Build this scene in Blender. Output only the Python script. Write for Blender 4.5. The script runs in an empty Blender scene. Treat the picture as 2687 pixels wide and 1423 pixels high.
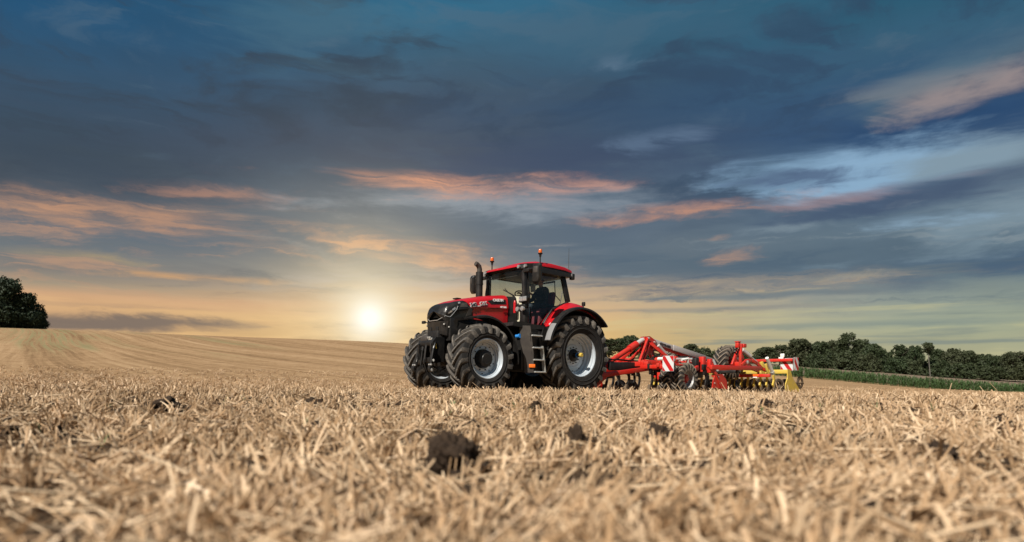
import bpy, bmesh, math, random
import numpy as np
from mathutils import Vector, Matrix, Euler, noise as mnoise
rnd = random.Random(7); rng = np.random.default_rng(11)
S = bpy.context.scene; COL = S.collection
PI = math.pi; rad = math.radians

# ------------------------------------------------------------------ camera
FPX = 24 / 36 * 2687; CXP, YHP, CAMH = 1343.5, 1000.0, 0.35
cd = bpy.data.cameras.new('camera'); cam = bpy.data.objects.new('camera', cd); COL.objects.link(cam)
cam.location = (0, 0, CAMH); cam.rotation_euler = (PI / 2, 0, 0)
cd.sensor_width = 36; cd.lens = 24; cd.shift_y = (YHP - 711.5) / 2687
cd.clip_start = 0.03; cd.clip_end = 9000
cd.dof.use_dof = True; cd.dof.focus_distance = 17.0; cd.dof.aperture_fstop = 1.3; cd.dof.aperture_blades = 0
S.camera = cam
S.view_settings.view_transform = 'Standard'; S.view_settings.look = 'None'
S.view_settings.exposure = 0.45; S.view_settings.gamma = 1; S.view_settings.use_curve_mapping = False
S.cycles.use_denoising = True
S.cycles.max_bounces = 6; S.cycles.transparent_max_bounces = 12

# sun lamp: from the upper left, a little behind the camera
SUN_DIR = Vector((-0.55, -0.80, 0.0)).normalized() * math.cos(rad(43)) + Vector((0, 0, math.sin(rad(43))))
sd = bpy.data.lights.new('sun', 'SUN'); sun = bpy.data.objects.new('sun', sd); COL.objects.link(sun)
sd.energy = 5.0; sd.angle = rad(0.6); sd.color = (1.0, 0.93, 0.82)
sun.rotation_euler = (-SUN_DIR).to_track_quat('-Z', 'Y').to_euler()
sun.location = (-40, -30, 60)

# ------------------------------------------------------------------ sky
def lin(c):
    return tuple(((v / 255) / 12.92 if v / 255 <= 0.04045 else ((v / 255 + 0.055) / 1.055) ** 2.4) for v in c)

W = bpy.data.worlds.new('World'); S.world = W; W.use_nodes = True
wt = W.node_tree; wt.nodes.clear(); WN = wt.nodes.new; WL = wt.links.new

class Nd:                       # small expression helper for shader maths
    def __init__(s, t): s.t = t
    def m(s, op, a, b=None, c=None, clamp=False):
        n = s.t.nodes.new('ShaderNodeMath'); n.operation = op; n.use_clamp = clamp
        for i, v in enumerate((a, b, c)):
            if v is None: continue
            if isinstance(v, (int, float)): n.inputs[i].default_value = v
            else: s.t.links.new(v, n.inputs[i])
        return n.outputs[0]
    def mix(s, f, a, b):
        n = s.t.nodes.new('ShaderNodeMix'); n.data_type = 'RGBA'
        for k, v in ((0, f), (6, a), (7, b)):
            if isinstance(v, (int, float)): n.inputs[k].default_value = v
            elif isinstance(v, tuple): n.inputs[k].default_value = (*v[:3], 1)
            else: s.t.links.new(v, n.inputs[k])
        return n.outputs[2]
    def smooth(s, v, a, b):
        n = s.t.nodes.new('ShaderNodeMapRange'); n.interpolation_type = 'SMOOTHSTEP'
        s.t.links.new(v, n.inputs[0]); n.inputs[1].default_value = a; n.inputs[2].default_value = b
        return n.outputs[0]
    def ramp(s, v, stops):
        n = s.t.nodes.new('ShaderNodeValToRGB'); e = n.color_ramp.elements
        while len(e) < len(stops): e.new(0.5)
        for k, (p, c) in enumerate(stops): e[k].position = p; e[k].color = (*c, 1)
        s.t.links.new(v, n.inputs[0]); return n.outputs[0]
    def noise(s, vec, scale, detail=4, rough=0.55, dist=0.0):
        n = s.t.nodes.new('ShaderNodeTexNoise'); s.t.links.new(vec, n.inputs['Vector'])
        n.inputs['Scale'].default_value = scale; n.inputs['Detail'].default_value = detail
        n.inputs['Roughness'].default_value = rough; n.inputs['Distortion'].default_value = dist
        return n.outputs['Fac']
    def comb(s, x, y, z):
        n = s.t.nodes.new('ShaderNodeCombineXYZ')
        for i, v in enumerate((x, y, z)):
            if isinstance(v, (int, float)): n.inputs[i].default_value = v
            else: s.t.links.new(v, n.inputs[i])
        return n.outputs[0]
    def sep(s, v):
        n = s.t.nodes.new('ShaderNodeSeparateXYZ'); s.t.links.new(v, n.inputs[0]); return n.outputs

def ae(x, y):                   # direction of a point of the view: azimuth, elevation
    a = math.atan((x - CXP) / FPX); return a, math.atan((YHP - y) / FPX * math.cos(a))

g = Nd(wt)
tc = WN('ShaderNodeTexCoord'); dx, dy, dz = g.sep(tc.outputs['Generated'])
az = g.m('ARCTAN2', dx, dy); el = g.m('ARCSINE', g.m('MINIMUM', g.m('MAXIMUM', dz, -1.0), 1.0))
sa, ca = g.m('SINE', az), g.m('COSINE', az)
cyl = g.comb(sa, ca, g.m('MULTIPLY', el, 4.2))
N1 = g.m('SUBTRACT', g.noise(cyl, 5.0, 7, 0.6, 0.5), 0.5)             # streaks
N2 = g.m('SUBTRACT', g.noise(g.comb(sa, ca, g.m('MULTIPLY', el, 1.8)), 3.2, 5, 0.55, 0.3), 0.5)  # broad billows
N3 = g.m('SUBTRACT', g.noise(g.comb(sa, ca, g.m('MULTIPLY', el, 10.0)), 9.0, 6, 0.6, 0.4), 0.5)  # fine bands
N4 = g.m('SUBTRACT', g.noise(g.comb(sa, ca, g.m('MULTIPLY', el, 22.0)), 2.6, 5, 0.55, 0.2), 0.5) # horizon bands
def rampcol(x, st):
    pts = sorted((ae(x, y)[1] / 0.6, lin(c)) for y, c in st)
    return [(0.0, lin((120, 104, 88)))] + [(max(0.004, p), c) for p, c in pts]
elw = g.m('ADD', el, g.m('ADD', g.m('MULTIPLY', N2, 0.06), g.m('MULTIPLY', N1, 0.020)))
fade = g.smooth(el, 0.03, 0.25)
elr = g.m('DIVIDE', g.m('ADD', el, g.m('MULTIPLY', g.m('SUBTRACT', elw, el), fade)), 0.6)
RL = g.ramp(elr, rampcol(130, [(990, (165, 140, 110)), (850, (188, 150, 116)), (800, (216, 172, 124)), (768, (208, 164, 124)), (742, (160, 146, 124)), (705, (124, 122, 118)), (650, (112, 117, 119)), (570, (94, 104, 113)), (480, (74, 83, 93)), (400, (63, 76, 88)), (200, (52, 82, 107)), (0, (33, 80, 115))]))
RC = g.ramp(elr, rampcol(1100, [(990, (226, 180, 112)), (900, (248, 196, 112)), (850, (246, 200, 128)), (800, (230, 186, 138)), (765, (208, 174, 142)), (738, (158, 150, 140)), (700, (124, 127, 130)), (640, (108, 118, 128)), (560, (102, 115, 127)), (480, (88, 100, 113)), (400, (74, 84, 98)), (250, (70, 88, 105)), (130, (62, 95, 117)), (0, (50, 105, 134))]))
RR = g.ramp(elr, rampcol(2350, [(990, (166, 164, 132)), (900, (164, 166, 136)), (850, (158, 166, 142)), (800, (140, 152, 142)), (765, (128, 142, 140)), (735, (98, 118, 128)), (700, (80, 102, 119)), (610, (98, 118, 132)), (500, (82, 104, 128)), (400, (72, 100, 128)), (310, (50, 80, 114)), (230, (50, 82, 114)), (120, (56, 94, 118)), (0, (42, 92, 116))]))
tt = g.m('DIVIDE', sa, 0.56)
LR = g.mix(g.smooth(tt, -1.0, 1.0), RL, RR)
cw = g.m('MULTIPLY', g.m('POWER', 2.718, g.m('MULTIPLY', g.m('POWER', g.m('ADD', tt, 0.12), 2.0), -3.2)), g.smooth(ca, 0.2, 0.8))
sky = g.mix(cw, LR, RC)
mod = g.m('MULTIPLY_ADD', N2, .45, g.m('MULTIPLY_ADD', N1, .28, 1.0))
vm = WN('ShaderNodeVectorMath'); vm.operation = 'SCALE'; WL(sky, vm.inputs[0]); WL(mod, vm.inputs['Scale']); sky = vm.outputs[0]
nis = WN('ShaderNodeTexSky'); nis.sky_type = 'NISHITA'; nis.sun_disc = False
nis.sun_elevation = rad(43); nis.sun_rotation = math.atan2(SUN_DIR.x, SUN_DIR.y)
nv = WN('ShaderNodeVectorMath'); nv.operation = 'SCALE'; WL(nis.outputs[0], nv.inputs[0]); nv.inputs['Scale'].default_value = 0.06
sky = g.mix(0.05, sky, nv.outputs[0])            # the clear daylight sky behind thin cloud

N5 = g.m('SUBTRACT', g.noise(g.comb(g.m('ADD', sa, 7.3), ca, g.m('MULTIPLY', el, 3.0)), 6.0, 6, 0.62, 0.6), 0.5)
azw = g.m('ADD', az, g.m('MULTIPLY_ADD', N5, .30, g.m('MULTIPLY', N2, .12)))
elc = g.m('ADD', el, g.m('MULTIPLY_ADD', N1, .045, g.m('MULTIPLY', N5, .03)))
ell = g.m('ADD', el, g.m('MULTIPLY_ADD', N1, .012, g.m('MULTIPLY', N3, .006)))
NS = g.m('MULTIPLY_ADD', g.smooth(g.m('SUBTRACT', g.noise(g.comb(g.m('ADD', sa, g.m('MULTIPLY', el, .8)), g.m('ADD', ca, 5.0), g.m('MULTIPLY', elc, 11.0)), 7.0, 7, 0.62, 0.7), 0.5), -.16, .16), .85, .15)
def cloud(x, y, rx, ry, col, alpha, rot=0.0, soft=0.6, n1=0.9, n2=0.5, n3=0.0):
    """One soft cloud or gap round a direction of the sky; rot > 0 dips to the right."""
    global sky
    a0, e0 = ae(x, y); k = math.cos(a0) ** 2
    rax, rel = rx / FPX * k, ry / FPX * math.cos(a0)
    sl = math.tan(rad(rot)) * rel / ry * rx / rax
    u = g.m('SUBTRACT', azw, a0)
    v = g.m('ADD', g.m('SUBTRACT', elc if ry > 13 else ell, e0), g.m('MULTIPLY', u, sl)) if rot else g.m('SUBTRACT', elc if ry > 13 else ell, e0)
    u = g.m('DIVIDE', u, rax); v = g.m('DIVIDE', v, rel)
    q = g.m('ADD', g.m('MULTIPLY', u, u), g.m('MULTIPLY', v, v))
    d = g.m('SUBTRACT', 1.0, g.m('SQRT', q))
    nn = g.m('MULTIPLY', N1, n1 * 3.2)
    n3 = n3 or .45
    if n2: nn = g.m('MULTIPLY_ADD', N2, n2 * 2, nn)
    if n3: nn = g.m('MULTIPLY_ADD', N3, n3 * 2, nn)
    f = g.m('MULTIPLY', g.smooth(g.m('ADD', d, nn), -0.45, soft + .25), alpha)
    if col[0] > col[2] + 25: f = g.m('MULTIPLY', f, NS)
    sky = g.mix(f, sky, lin(col))
# dark deck: layered billows
N7 = g.m('SUBTRACT', g.noise(g.comb(g.m('ADD', sa, 2.0), g.m('ADD', ca, 1.0), g.m('MULTIPLY', elc, 3.6)), 4.2, 7, 0.58, 0.9), 0.5)
deckf = g.smooth(el, 0.17, 0.30)
sky = g.mix(g.m('MULTIPLY', g.m('MULTIPLY', g.smooth(N7, 0.0, 0.16), deckf), .7), sky, g.mix(g.smooth(sa, -.4, .4), lin((58, 68, 80)), lin((52, 72, 96))))
sky = g.mix(g.m('MULTIPLY', g.m('MULTIPLY', g.smooth(N7, -0.03, -0.17), deckf), .38), sky, lin((88, 110, 128)))
cloud(2560, 330, 560, 70, (38, 68, 106), .75, soft=.9)
cloud(1650, 270, 560, 130, (52, 78, 108), .55, soft=1.)
cloud(900, 400, 950, 90, (66, 78, 96), .55, soft=1.)
cloud(1500, 430, 420, 60, (66, 80, 106), .6, soft=1.)
cloud(250, 430, 420, 90, (58, 72, 88), .5, soft=1.)
cloud(850, 60, 260, 90, (78, 112, 130), .5, soft=1.)
cloud(1650, 90, 420, 110, (66, 102, 124), .5, soft=1.)
cloud(1650, 165, 60, 22, (98, 122, 144), .6, soft=.9)
cloud(1720, 368, 90, 26, (100, 122, 148), .6, soft=.9)
cloud(1400, 610, 520, 62, (86, 102, 118), .65, soft=.8)
cloud(1950, 690, 760, 55, (84, 103, 118), .7, soft=.8)
cloud(2600, 705, 340, 48, (66, 90, 116), .7, soft=.7)
cloud(450, 640, 330, 46, (98, 112, 124), .65, soft=.8)
cloud(800, 715, 300, 45, (140, 138, 130), .6, soft=.8)
# light gaps
cloud(1260, 530, 420, 34, (146, 156, 166), .8, soft=.7)
cloud(2240, 455, 380, 62, (140, 174, 202), .95, soft=.5)
cloud(2620, 440, 230, 85, (128, 146, 156), .75, soft=.7)
cloud(2560, 600, 330, 75, (128, 148, 160), .8, -6, soft=.7)
cloud(2430, 585, 110, 26, (140, 168, 190), .7, soft=.7)
cloud(2050, 605, 180, 18, (134, 150, 160), .6, soft=.7)
cloud(700, 645, 200, 16, (140, 148, 150), .5, 6, soft=.8)
cloud(2380, 520, 470, 30, (70, 87, 112), .85, -5, soft=.5)
cloud(2050, 470, 150, 22, (74, 92, 122), .8, soft=.5)
cloud(2600, 160, 330, 55, (92, 116, 130), .6, -8, soft=.8)
# sun-lit orange streaks
OR = (214, 154, 128)
cloud(190, 560, 270, 55, (202, 153, 119), .8, soft=.9)
cloud(470, 600, 360, 42, (200, 151, 119), .75, 6, soft=.9)
cloud(960, 640, 350, 32, (222, 167, 125), .9, 8, soft=.7)
cloud(1180, 690, 140, 18, (214, 163, 127), .7, 8, soft=.7)
cloud(560, 500, 180, 20, (186, 139, 117), .6, soft=.8)
cloud(1180, 487, 370, 30, (220, 157, 125), .95, soft=.6)
cloud(1420, 500, 180, 30, (180, 146, 142), .6, soft=.9)
cloud(1880, 545, 220, 24, (196, 145, 121), .85, soft=.6)
cloud(2180, 525, 240, 16, (146, 122, 126), .6, -3, soft=.8)
cloud(1870, 627, 75, 10, (200, 159, 131), .75, soft=.7)
cloud(1940, 667, 90, 14, (200, 155, 125), .8, soft=.7)
cloud(2600, 212, 190, 36, (166, 148, 144), .7, -6, soft=1.0)
cloud(2440, 205, 190, 22, (128, 132, 138), .5, soft=.9)
cloud(300, 690, 200, 24, (190, 163, 117), .6, soft=.8)
cloud(480, 727, 240, 11, (216, 165, 113), .75, soft=.7)
cloud(1750, 757, 560, 24, (196, 171, 137), .65, soft=.7, n3=.4)
cloud(1650, 795, 420, 26, (206, 185, 141), .5, soft=.8, n3=.5)
# bands above the horizon
midf = g.m('MULTIPLY', g.smooth(el, 0.26, 0.17), g.smooth(el, 0.07, 0.12))
N6 = g.m('SUBTRACT', g.noise(g.comb(sa, g.m('ADD', ca, 3.1), g.m('MULTIPLY', elc, 13.0)), 3.4, 6, 0.6, 0.3), 0.5)
sky = g.mix(g.m('MULTIPLY', g.m('MULTIPLY', g.smooth(N6, 0.03, 0.20), midf), .65), sky, g.mix(g.smooth(sa, -.5, .3), lin((104, 110, 114)), lin((80, 100, 118))))
sky = g.mix(g.m('MULTIPLY', g.m('MULTIPLY', g.smooth(N6, -0.05, -0.20), midf), .5), sky, g.mix(g.smooth(sa, -.3, .2), lin((206, 158, 124)), lin((148, 158, 162))))
lowf = g.m('MULTIPLY', g.smooth(el, 0.16, 0.06), g.smooth(el, -0.02, 0.0))
bandf = g.m('MULTIPLY', g.smooth(g.m('ADD', N4, g.m('MULTIPLY', N3, .35)), 0.02, 0.20), lowf)
sky = g.mix(g.m('MULTIPLY', bandf, .7), sky, g.mix(g.smooth(sa, -.3, .35), lin((176, 146, 116)), lin((124, 136, 132))))
bandg = g.m('MULTIPLY', g.smooth(g.m('SUBTRACT', g.m('MULTIPLY', N3, .45), N4), 0.03, 0.20), lowf)
sky = g.mix(g.m('MULTIPLY', bandg, .6), sky, g.mix(g.smooth(sa, -.3, .35), lin((244, 198, 136)), lin((198, 192, 146))))
cloud(2000, 775, 420, 9, (112, 124, 130), .8, soft=.6, n3=.4)
cloud(1800, 812, 420, 6, (140, 140, 134), .6, soft=.7, n3=.4)
cloud(2250, 852, 460, 9, (126, 140, 136), .6, soft=.7, n3=.4)
cloud(310, 851, 300, 25, (126, 112, 102), .95, 1, soft=.3, n1=.35, n2=.2)
cloud(620, 859, 70, 6, (150, 126, 108), .7, soft=.5)
cloud(250, 738, 260, 12, (150, 138, 122), .65, soft=.6)
cloud(640, 772, 300, 9, (186, 156, 126), .65, soft=.6, n3=.5)
cloud(330, 805, 300, 7, (182, 150, 120), .65, soft=.6, n3=.5)
cloud(700, 702, 280, 20, (130, 130, 128), .7, soft=.7)
cloud(520, 672, 260, 14, (116, 120, 124), .6, 3, soft=.7)
cloud(880, 600, 300, 14, (112, 116, 122), .6, 5, soft=.7)
cloud(600, 826, 240, 6, (224, 182, 130), .6, soft=.6)
# sun near the horizon and its glow
a0, e0 = ae(970, 835)
ss = math.cos(e0)
dot = g.m('ADD', g.m('ADD', g.m('MULTIPLY', dx, math.sin(a0) * ss), g.m('MULTIPLY', dy, math.cos(a0) * ss)), g.m('MULTIPLY', dz, math.sin(e0)))
ang = g.m('ARCCOSINE', g.m('MINIMUM', dot, 1.0))
def glow(sig, p=1.0): return g.m('POWER', 2.718, g.m('MULTIPLY', g.m('POWER', g.m('DIVIDE', ang, sig), p), -1.0))
sky = g.mix(g.m('MULTIPLY', glow(.085, 1.2), g.m('MULTIPLY_ADD', N1, 1.1, .80)), sky, lin((250, 226, 178)))
cloud(1010, 735, 280, 46, (206, 192, 176), .6, soft=.9)
cloud(1000, 790, 220, 22, (222, 204, 180), .5, soft=.8, n3=.5)
cloud(935, 868, 140, 20, (182, 154, 116), .75, soft=.6, n3=.3)
cloud(890, 888, 70, 9, (190, 158, 112), .7, soft=.6)
cloud(1080, 868, 90, 10, (206, 172, 122), .6, soft=.6)
cloud(820, 815, 120, 9, (214, 182, 138), .55, soft=.6)
cloud(1090, 800, 110, 9, (250, 222, 170), .5, soft=.6)
cloud(700, 850, 110, 10, (196, 160, 122), .5, soft=.6)
sky = g.mix(g.m('MULTIPLY', glow(.037, 1.0), 1.0, clamp=True), sky, lin((255, 246, 214)))
sky = g.mix(g.m('MULTIPLY', glow(.0195, 1.35), 1.4, clamp=True), sky, (1.12, 1.08, .96))
bg = WN('ShaderNodeBackground'); WL(sky, bg.inputs['Color']); bg.inputs['Strength'].default_value = 2 ** -0.45
wo = WN('ShaderNodeOutputWorld'); WL(bg.outputs[0], wo.inputs['Surface'])
W.cycles.sampling_method = 'MANUAL'; W.cycles.sample_map_resolution = 512

# ------------------------------------------------------------------ terrain heights
def _terrain():
    us = [-600, 0, 600, 1050, 1343, 1700, 2100, 2687, 3300]
    RN = [0, 2, 4, 7, 11, 14, 17, 20, 25]
    ZN = [[-.08, -.06, -.02, .06, .15, .21, .28, .36, .55],
          [-.08, -.06, -.02, .06, .15, .21, .28, .36, .50],
          [-.08, -.06, -.02, .06, .13, .16, .17, .20, .32],
          [-.08, -.065, -.03, .05, .13, .11, .08, .09, .16],
          [-.08, -.07, -.035, .045, .13, .10, .035, .02, .04],
          [-.08, -.07, -.04, .04, .12, .08, -.02, -.07, -.10],
          [-.08, -.07, -.04, .04, .11, .06, -.04, -.11, -.16],
          [-.08, -.07, -.04, .03, .09, .04, -.08, -.20, -.30],
          [-.08, -.07, -.04, .03, .08, .03, -.10, -.25, -.35]]
    RF = [40, 60, 100, 140, 200, 260]
    VF = [[952, 930, 895, 870, 845, 846], [958, 938, 905, 880, 853, 858], [966, 948, 920, 900, 880, 886],
          [975, 957, 930, 912, 894, 899], [988, 972, 952, 937, 922, 922], [1000, 988, 972, 962, 949, 941],
          [1006, 1003, 999, 996, 973, 956], [1026, 1034, 1044, 1054, 1022, 1004], [1036, 1046, 1062, 1072, 1040, 1022]]
    A, T = [], []
    for u, zn, vf in zip(us, ZN, VF):
        a = math.atan((u - CXP) / FPX); c = math.cos(a)
        zf = [CAMH + (YHP - v) / FPX * r * c for r, v in zip(RF, vf)]
        last = zf[-1]
        A.append(a); T.append(zn + zf + [last + (-6 if u < 1200 else 3), last - (14 if u < 1200 else 2), last - 14])
    R = RN + RF + [400, 900, 3500]
    back = [-.08, -.07, -.04, .06, .06, .06, .06, .06, .06, .1, .2, .3, .4, .5, .6, .6, .6, .6]
    A = [-PI, -1.6] + A + [1.6, PI]; T = [back, back] + T + [back, back]
    ga = np.linspace(-PI, PI, 721); gr = np.concatenate([[0], np.geomspace(1, 3500, 360)])
    T = np.array(T); lr = np.log(np.array(R) + 4.0); gl = np.log(gr + 4.0)
    t1 = np.array([np.interp(gl, lr, row) for row in T])
    t2 = np.array([np.interp(ga, A, t1[:, j]) for j in range(t1.shape[1])]).T
    def blur(a, n, ax):
        for _ in range(3):
            p = np.pad(a, [(n, n) if i == ax else (0, 0) for i in range(2)], mode='edge')
            k = np.ones(2 * n + 1) / (2 * n + 1)
            a = np.apply_along_axis(lambda v: np.convolve(v, k, 'valid'), ax, p)
        return a
    t2 = blur(t2, 7, 1); t2 = blur(t2, 8, 0)
    return ga, gl, t2
_ga, _gl, _gt = _terrain()
def gz(x, y):
    """Terrain height; x, y scalars or arrays."""
    x = np.asarray(x, float); y = np.asarray(y, float)
    a = np.arctan2(x, y); l = np.log(np.hypot(x, y) + 4.0)
    fa = (a + PI) / (2 * PI) * 720; fl = np.interp(l, _gl, np.arange(len(_gl)))
    ia = np.clip(fa.astype(int), 0, 719); il = np.clip(fl.astype(int), 0, len(_gl) - 2)
    ta, tl = fa - ia, fl - il
    return ((1 - ta) * ((1 - tl) * _gt[ia, il] + tl * _gt[ia, il + 1]) + ta * ((1 - tl) * _gt[ia + 1, il] + tl * _gt[ia + 1, il + 1]))

# ------------------------------------------------------------------ materials
def mat(name, col, rough=0.5, metal=0.0, spec=0.5, coat=0.0, noise_amt=0.0, noise_scale=8.0, col2=None, bump=0.0, bscale=40.0, trans=0.0):
    m = bpy.data.materials.new(name); m.use_nodes = True; t = m.node_tree
    b = t.nodes['Principled BSDF']; h = Nd(t)
    b.inputs['Base Color'].default_value = (*col, 1); b.inputs['Roughness'].default_value = rough
    b.inputs['Metallic'].default_value = metal; b.inputs['Specular IOR Level'].default_value = spec
    b.inputs['Coat Weight'].default_value = coat; b.inputs['Coat Roughness'].default_value = 0.06
    tco = t.nodes.new('ShaderNodeTexCoord')
    if noise_amt:
        f = h.noise(tco.outputs['Object'], noise_scale, 6, 0.62, 0.4)
        f = h.m('MULTIPLY', h.smooth(f, 0.42, 0.72), noise_amt)
        t.links.new(h.mix(f, col, col2 or tuple(c * .5 for c in col)), b.inputs['Base Color'])
        r = h.m('MULTIPLY_ADD', f, 0.35, rough); t.links.new(r, b.inputs['Roughness'])
    if bump:
        f = h.noise(tco.outputs['Object'], bscale, 5, 0.6)
        bn = t.nodes.new('ShaderNodeBump'); bn.inputs['Strength'].default_value = bump; bn.inputs['Distance'].default_value = 0.02
        t.links.new(f, bn.inputs['Height']); t.links.new(bn.outputs[0], b.inputs['Normal'])
    return m
DUST = (0.26, 0.20, 0.14)
M = {}
M['red'] = mat('red_paint', (0.46, 0.007, 0.013), .32, 0, .5, .25, .10, 5, (0.22, 0.05, 0.035))
M['ired'] = mat('implement_red_paint', (0.52, 0.018, 0.010), .40, 0, .5, .15, .38, 5, (0.26, 0.085, 0.045))
M['black'] = mat('black_plastic', (0.012, 0.0115, 0.0115), .45, 0, .35, 0, .3, 6, (0.045, 0.037, 0.030))
M['gloss'] = mat('nose_black', (0.012, 0.011, 0.0105), .34, 0, .45, .1, .35, 6, (0.045, .037, .03))
M['dark'] = mat('dark_metal', (0.016, 0.015, 0.015), .5, .3, .4, 0, .35, 9, (0.06, 0.048, 0.036))
M['panel'] = mat('grey_brown_panel', (0.045, 0.038, 0.034), .55, 0, .4, 0, .4, 6, (0.10, .085, .065))
M['rubber'] = mat('dusty_rubber', (0.020, 0.0195, 0.0195), .85, 0, .25, 0, .35, 7, (0.070, 0.056, 0.043), .35, 60)
M['tread'] = mat('worn_tread_rubber', (0.082, 0.075, 0.068), .85, 0, .25, 0, .8, 10, (0.21, 0.185, 0.155), .5, 45)
M['drytread'] = mat('dry_mud_tread', (0.15, 0.125, 0.10), .9, 0, .2, 0, .7, 9, (0.28, 0.23, 0.18), .5, 45)
M['rim'] = mat('silver_rim_sky_tint', (0.50, 0.555, 0.61), .30, .2, .5, .2, .18, 9, (0.40, 0.36, 0.30))  # slight blue in the base colour stands in for sky reflected in the rims
M['wrim'] = mat('grey_wheel_paint', (0.34, 0.34, 0.34), .4, .1, .5, 0, .4, 9, (0.24, 0.2, 0.16))
M['steel'] = mat('bright_steel', (0.62, 0.62, 0.60), .32, .6, .5, 0, .2, 14, (.4, .35, .28))
M['white'] = mat('white_paint', (0.74, 0.73, 0.70), .45, 0, .5, 0, .25, 8, (.5, .45, .38))
M['lip_lit'] = mat('lip_lit_grey', (0.20, 0.20, 0.205), .4)  # sunlit tone of the black mudguard lip, painted as a paler grey
M['greyb'] = mat('pale_grey_paint', (0.42, 0.40, 0.385), .5, 0, .5, 0, .3, 6, (.3, .27, .23))
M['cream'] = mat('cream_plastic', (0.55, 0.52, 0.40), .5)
M['yellow'] = mat('dusty_yellow_paint', (0.56, 0.40, 0.06), .5, 0, .4, 0, .55, 8, (0.40, 0.31, 0.14))
M['mud'] = mat('muddy_iron', (0.10, 0.072, 0.048), .8, .1, .3, 0, .6, 12, (0.22, 0.165, 0.11), .4, 40)
M['orange'] = mat('orange_lens', (0.60, 0.11, 0.01), .2, 0, .6, .4)
M['amber'] = mat('amber_reflector', (0.75, 0.16, 0.02), .3)
M['blue'] = mat('blue_cap', (0.03, 0.22, 0.62), .4)
M['seat'] = mat('maroon_seat_cloth', (0.20, 0.035, 0.05), .9)
M['lens'] = mat('lamp_lens', (0.42, 0.41, 0.40), .12, .5, .6, .5)
M['rsign'] = mat('red_reflective_sheet', (0.42, 0.012, 0.014), .45)
M['wsign'] = mat('white_reflective_sheet', (0.56, 0.58, 0.59), .45)
M['letter_w'] = mat('white_lettering', (0.80, 0.80, 0.80), .5)
M['letter_k'] = mat('dark_lettering', (0.02, 0.022, 0.03), .5)
M['mirror'] = mat('mirror_glass', (0.55, 0.57, 0.60), .06, 1.0)
M['skin'] = mat('skin', (0.42, 0.24, 0.17), .55)
M['jacket'] = mat('dark_jacket_cloth', (0.018, 0.020, 0.024), .9, bump=.2, bscale=120)
M['trouser'] = mat('dark_trousers', (0.03, 0.035, 0.05), .9)
M['hair'] = mat('dark_hair', (0.02, 0.015, 0.012), .6)
M['bark'] = mat('bark', (0.07, 0.055, 0.042), .9, noise_amt=.5, noise_scale=6, col2=(.12, .10, .08))
M['pbark'] = mat('pale_bark', (0.12, 0.11, 0.095), .9, noise_amt=.4, noise_scale=5, col2=(.1, .09, .08))

def glass():
    m = bpy.data.materials.new('cab_glass'); m.use_nodes = True; t = m.node_tree; t.nodes.clear()
    tr = t.nodes.new('ShaderNodeBsdfTransparent'); tr.inputs[0].default_value = (0.86, 0.90, 0.88, 1)
    gl = t.nodes.new('ShaderNodeBsdfGlossy'); gl.inputs['Roughness'].default_value = 0.03; gl.inputs[0].default_value = (1, 1, 1, 1)
    h = Nd(t); fr = t.nodes.new('ShaderNodeLayerWeight'); fr.inputs[0].default_value = .5
    mx = t.nodes.new('ShaderNodeMixShader'); t.links.new(h.m('MULTIPLY_ADD', h.m('POWER', fr.outputs['Facing'], 4.0), .5, .025), mx.inputs[0]); t.links.new(tr.outputs[0], mx.inputs[1]); t.links.new(gl.outputs[0], mx.inputs[2])
    o = t.nodes.new('ShaderNodeOutputMaterial'); t.links.new(mx.outputs[0], o.inputs[0]); return m
M['glass'] = glass()

def leafmat(name, c1, c2, c3=None):
    m = bpy.data.materials.new(name); m.use_nodes = True; t = m.node_tree; h = Nd(t)
    b = t.nodes['Principled BSDF']; b.inputs['Roughness'].default_value = .6; b.inputs['Specular IOR Level'].default_value = .25
    ge = t.nodes.new('ShaderNodeNewGeometry'); tco = t.nodes.new('ShaderNodeTexCoord'); oi = t.nodes.new('ShaderNodeObjectInfo')
    f = h.m('ADD', h.m('MULTIPLY', ge.outputs['Random Per Island'], .6), h.m('MULTIPLY', h.noise(tco.outputs['Object'], .9, 3), .5), clamp=True)
    c = h.mix(f, c1, c2)
    c = h.mix(h.m('MULTIPLY', oi.outputs['Random'], .5), c, c3 or c2)
    t.links.new(c, b.inputs['Base Color'])
    tl = t.nodes.new('ShaderNodeBsdfTranslucent'); t.links.new(c, tl.inputs[0])
    mx = t.nodes.new('ShaderNodeMixShader'); mx.inputs[0].default_value = .25
    t.links.new(b.outputs[0], mx.inputs[1]); t.links.new(tl.outputs[0], mx.inputs[2])
    t.links.new(mx.outputs[0], t.nodes['Material Output'].inputs[0]); return m
M['leaf'] = leafmat('tree_leaves', (0.021, 0.036, 0.017), (0.050, 0.072, 0.030), (0.068, 0.066, 0.036))
M['darkleaf'] = leafmat('dark_tree_leaves', (0.018, 0.030, 0.019), (0.040, 0.058, 0.032))
M['maize'] = leafmat('maize_leaves', (0.035, 0.075, 0.022), (0.075, 0.125, 0.045))

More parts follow.
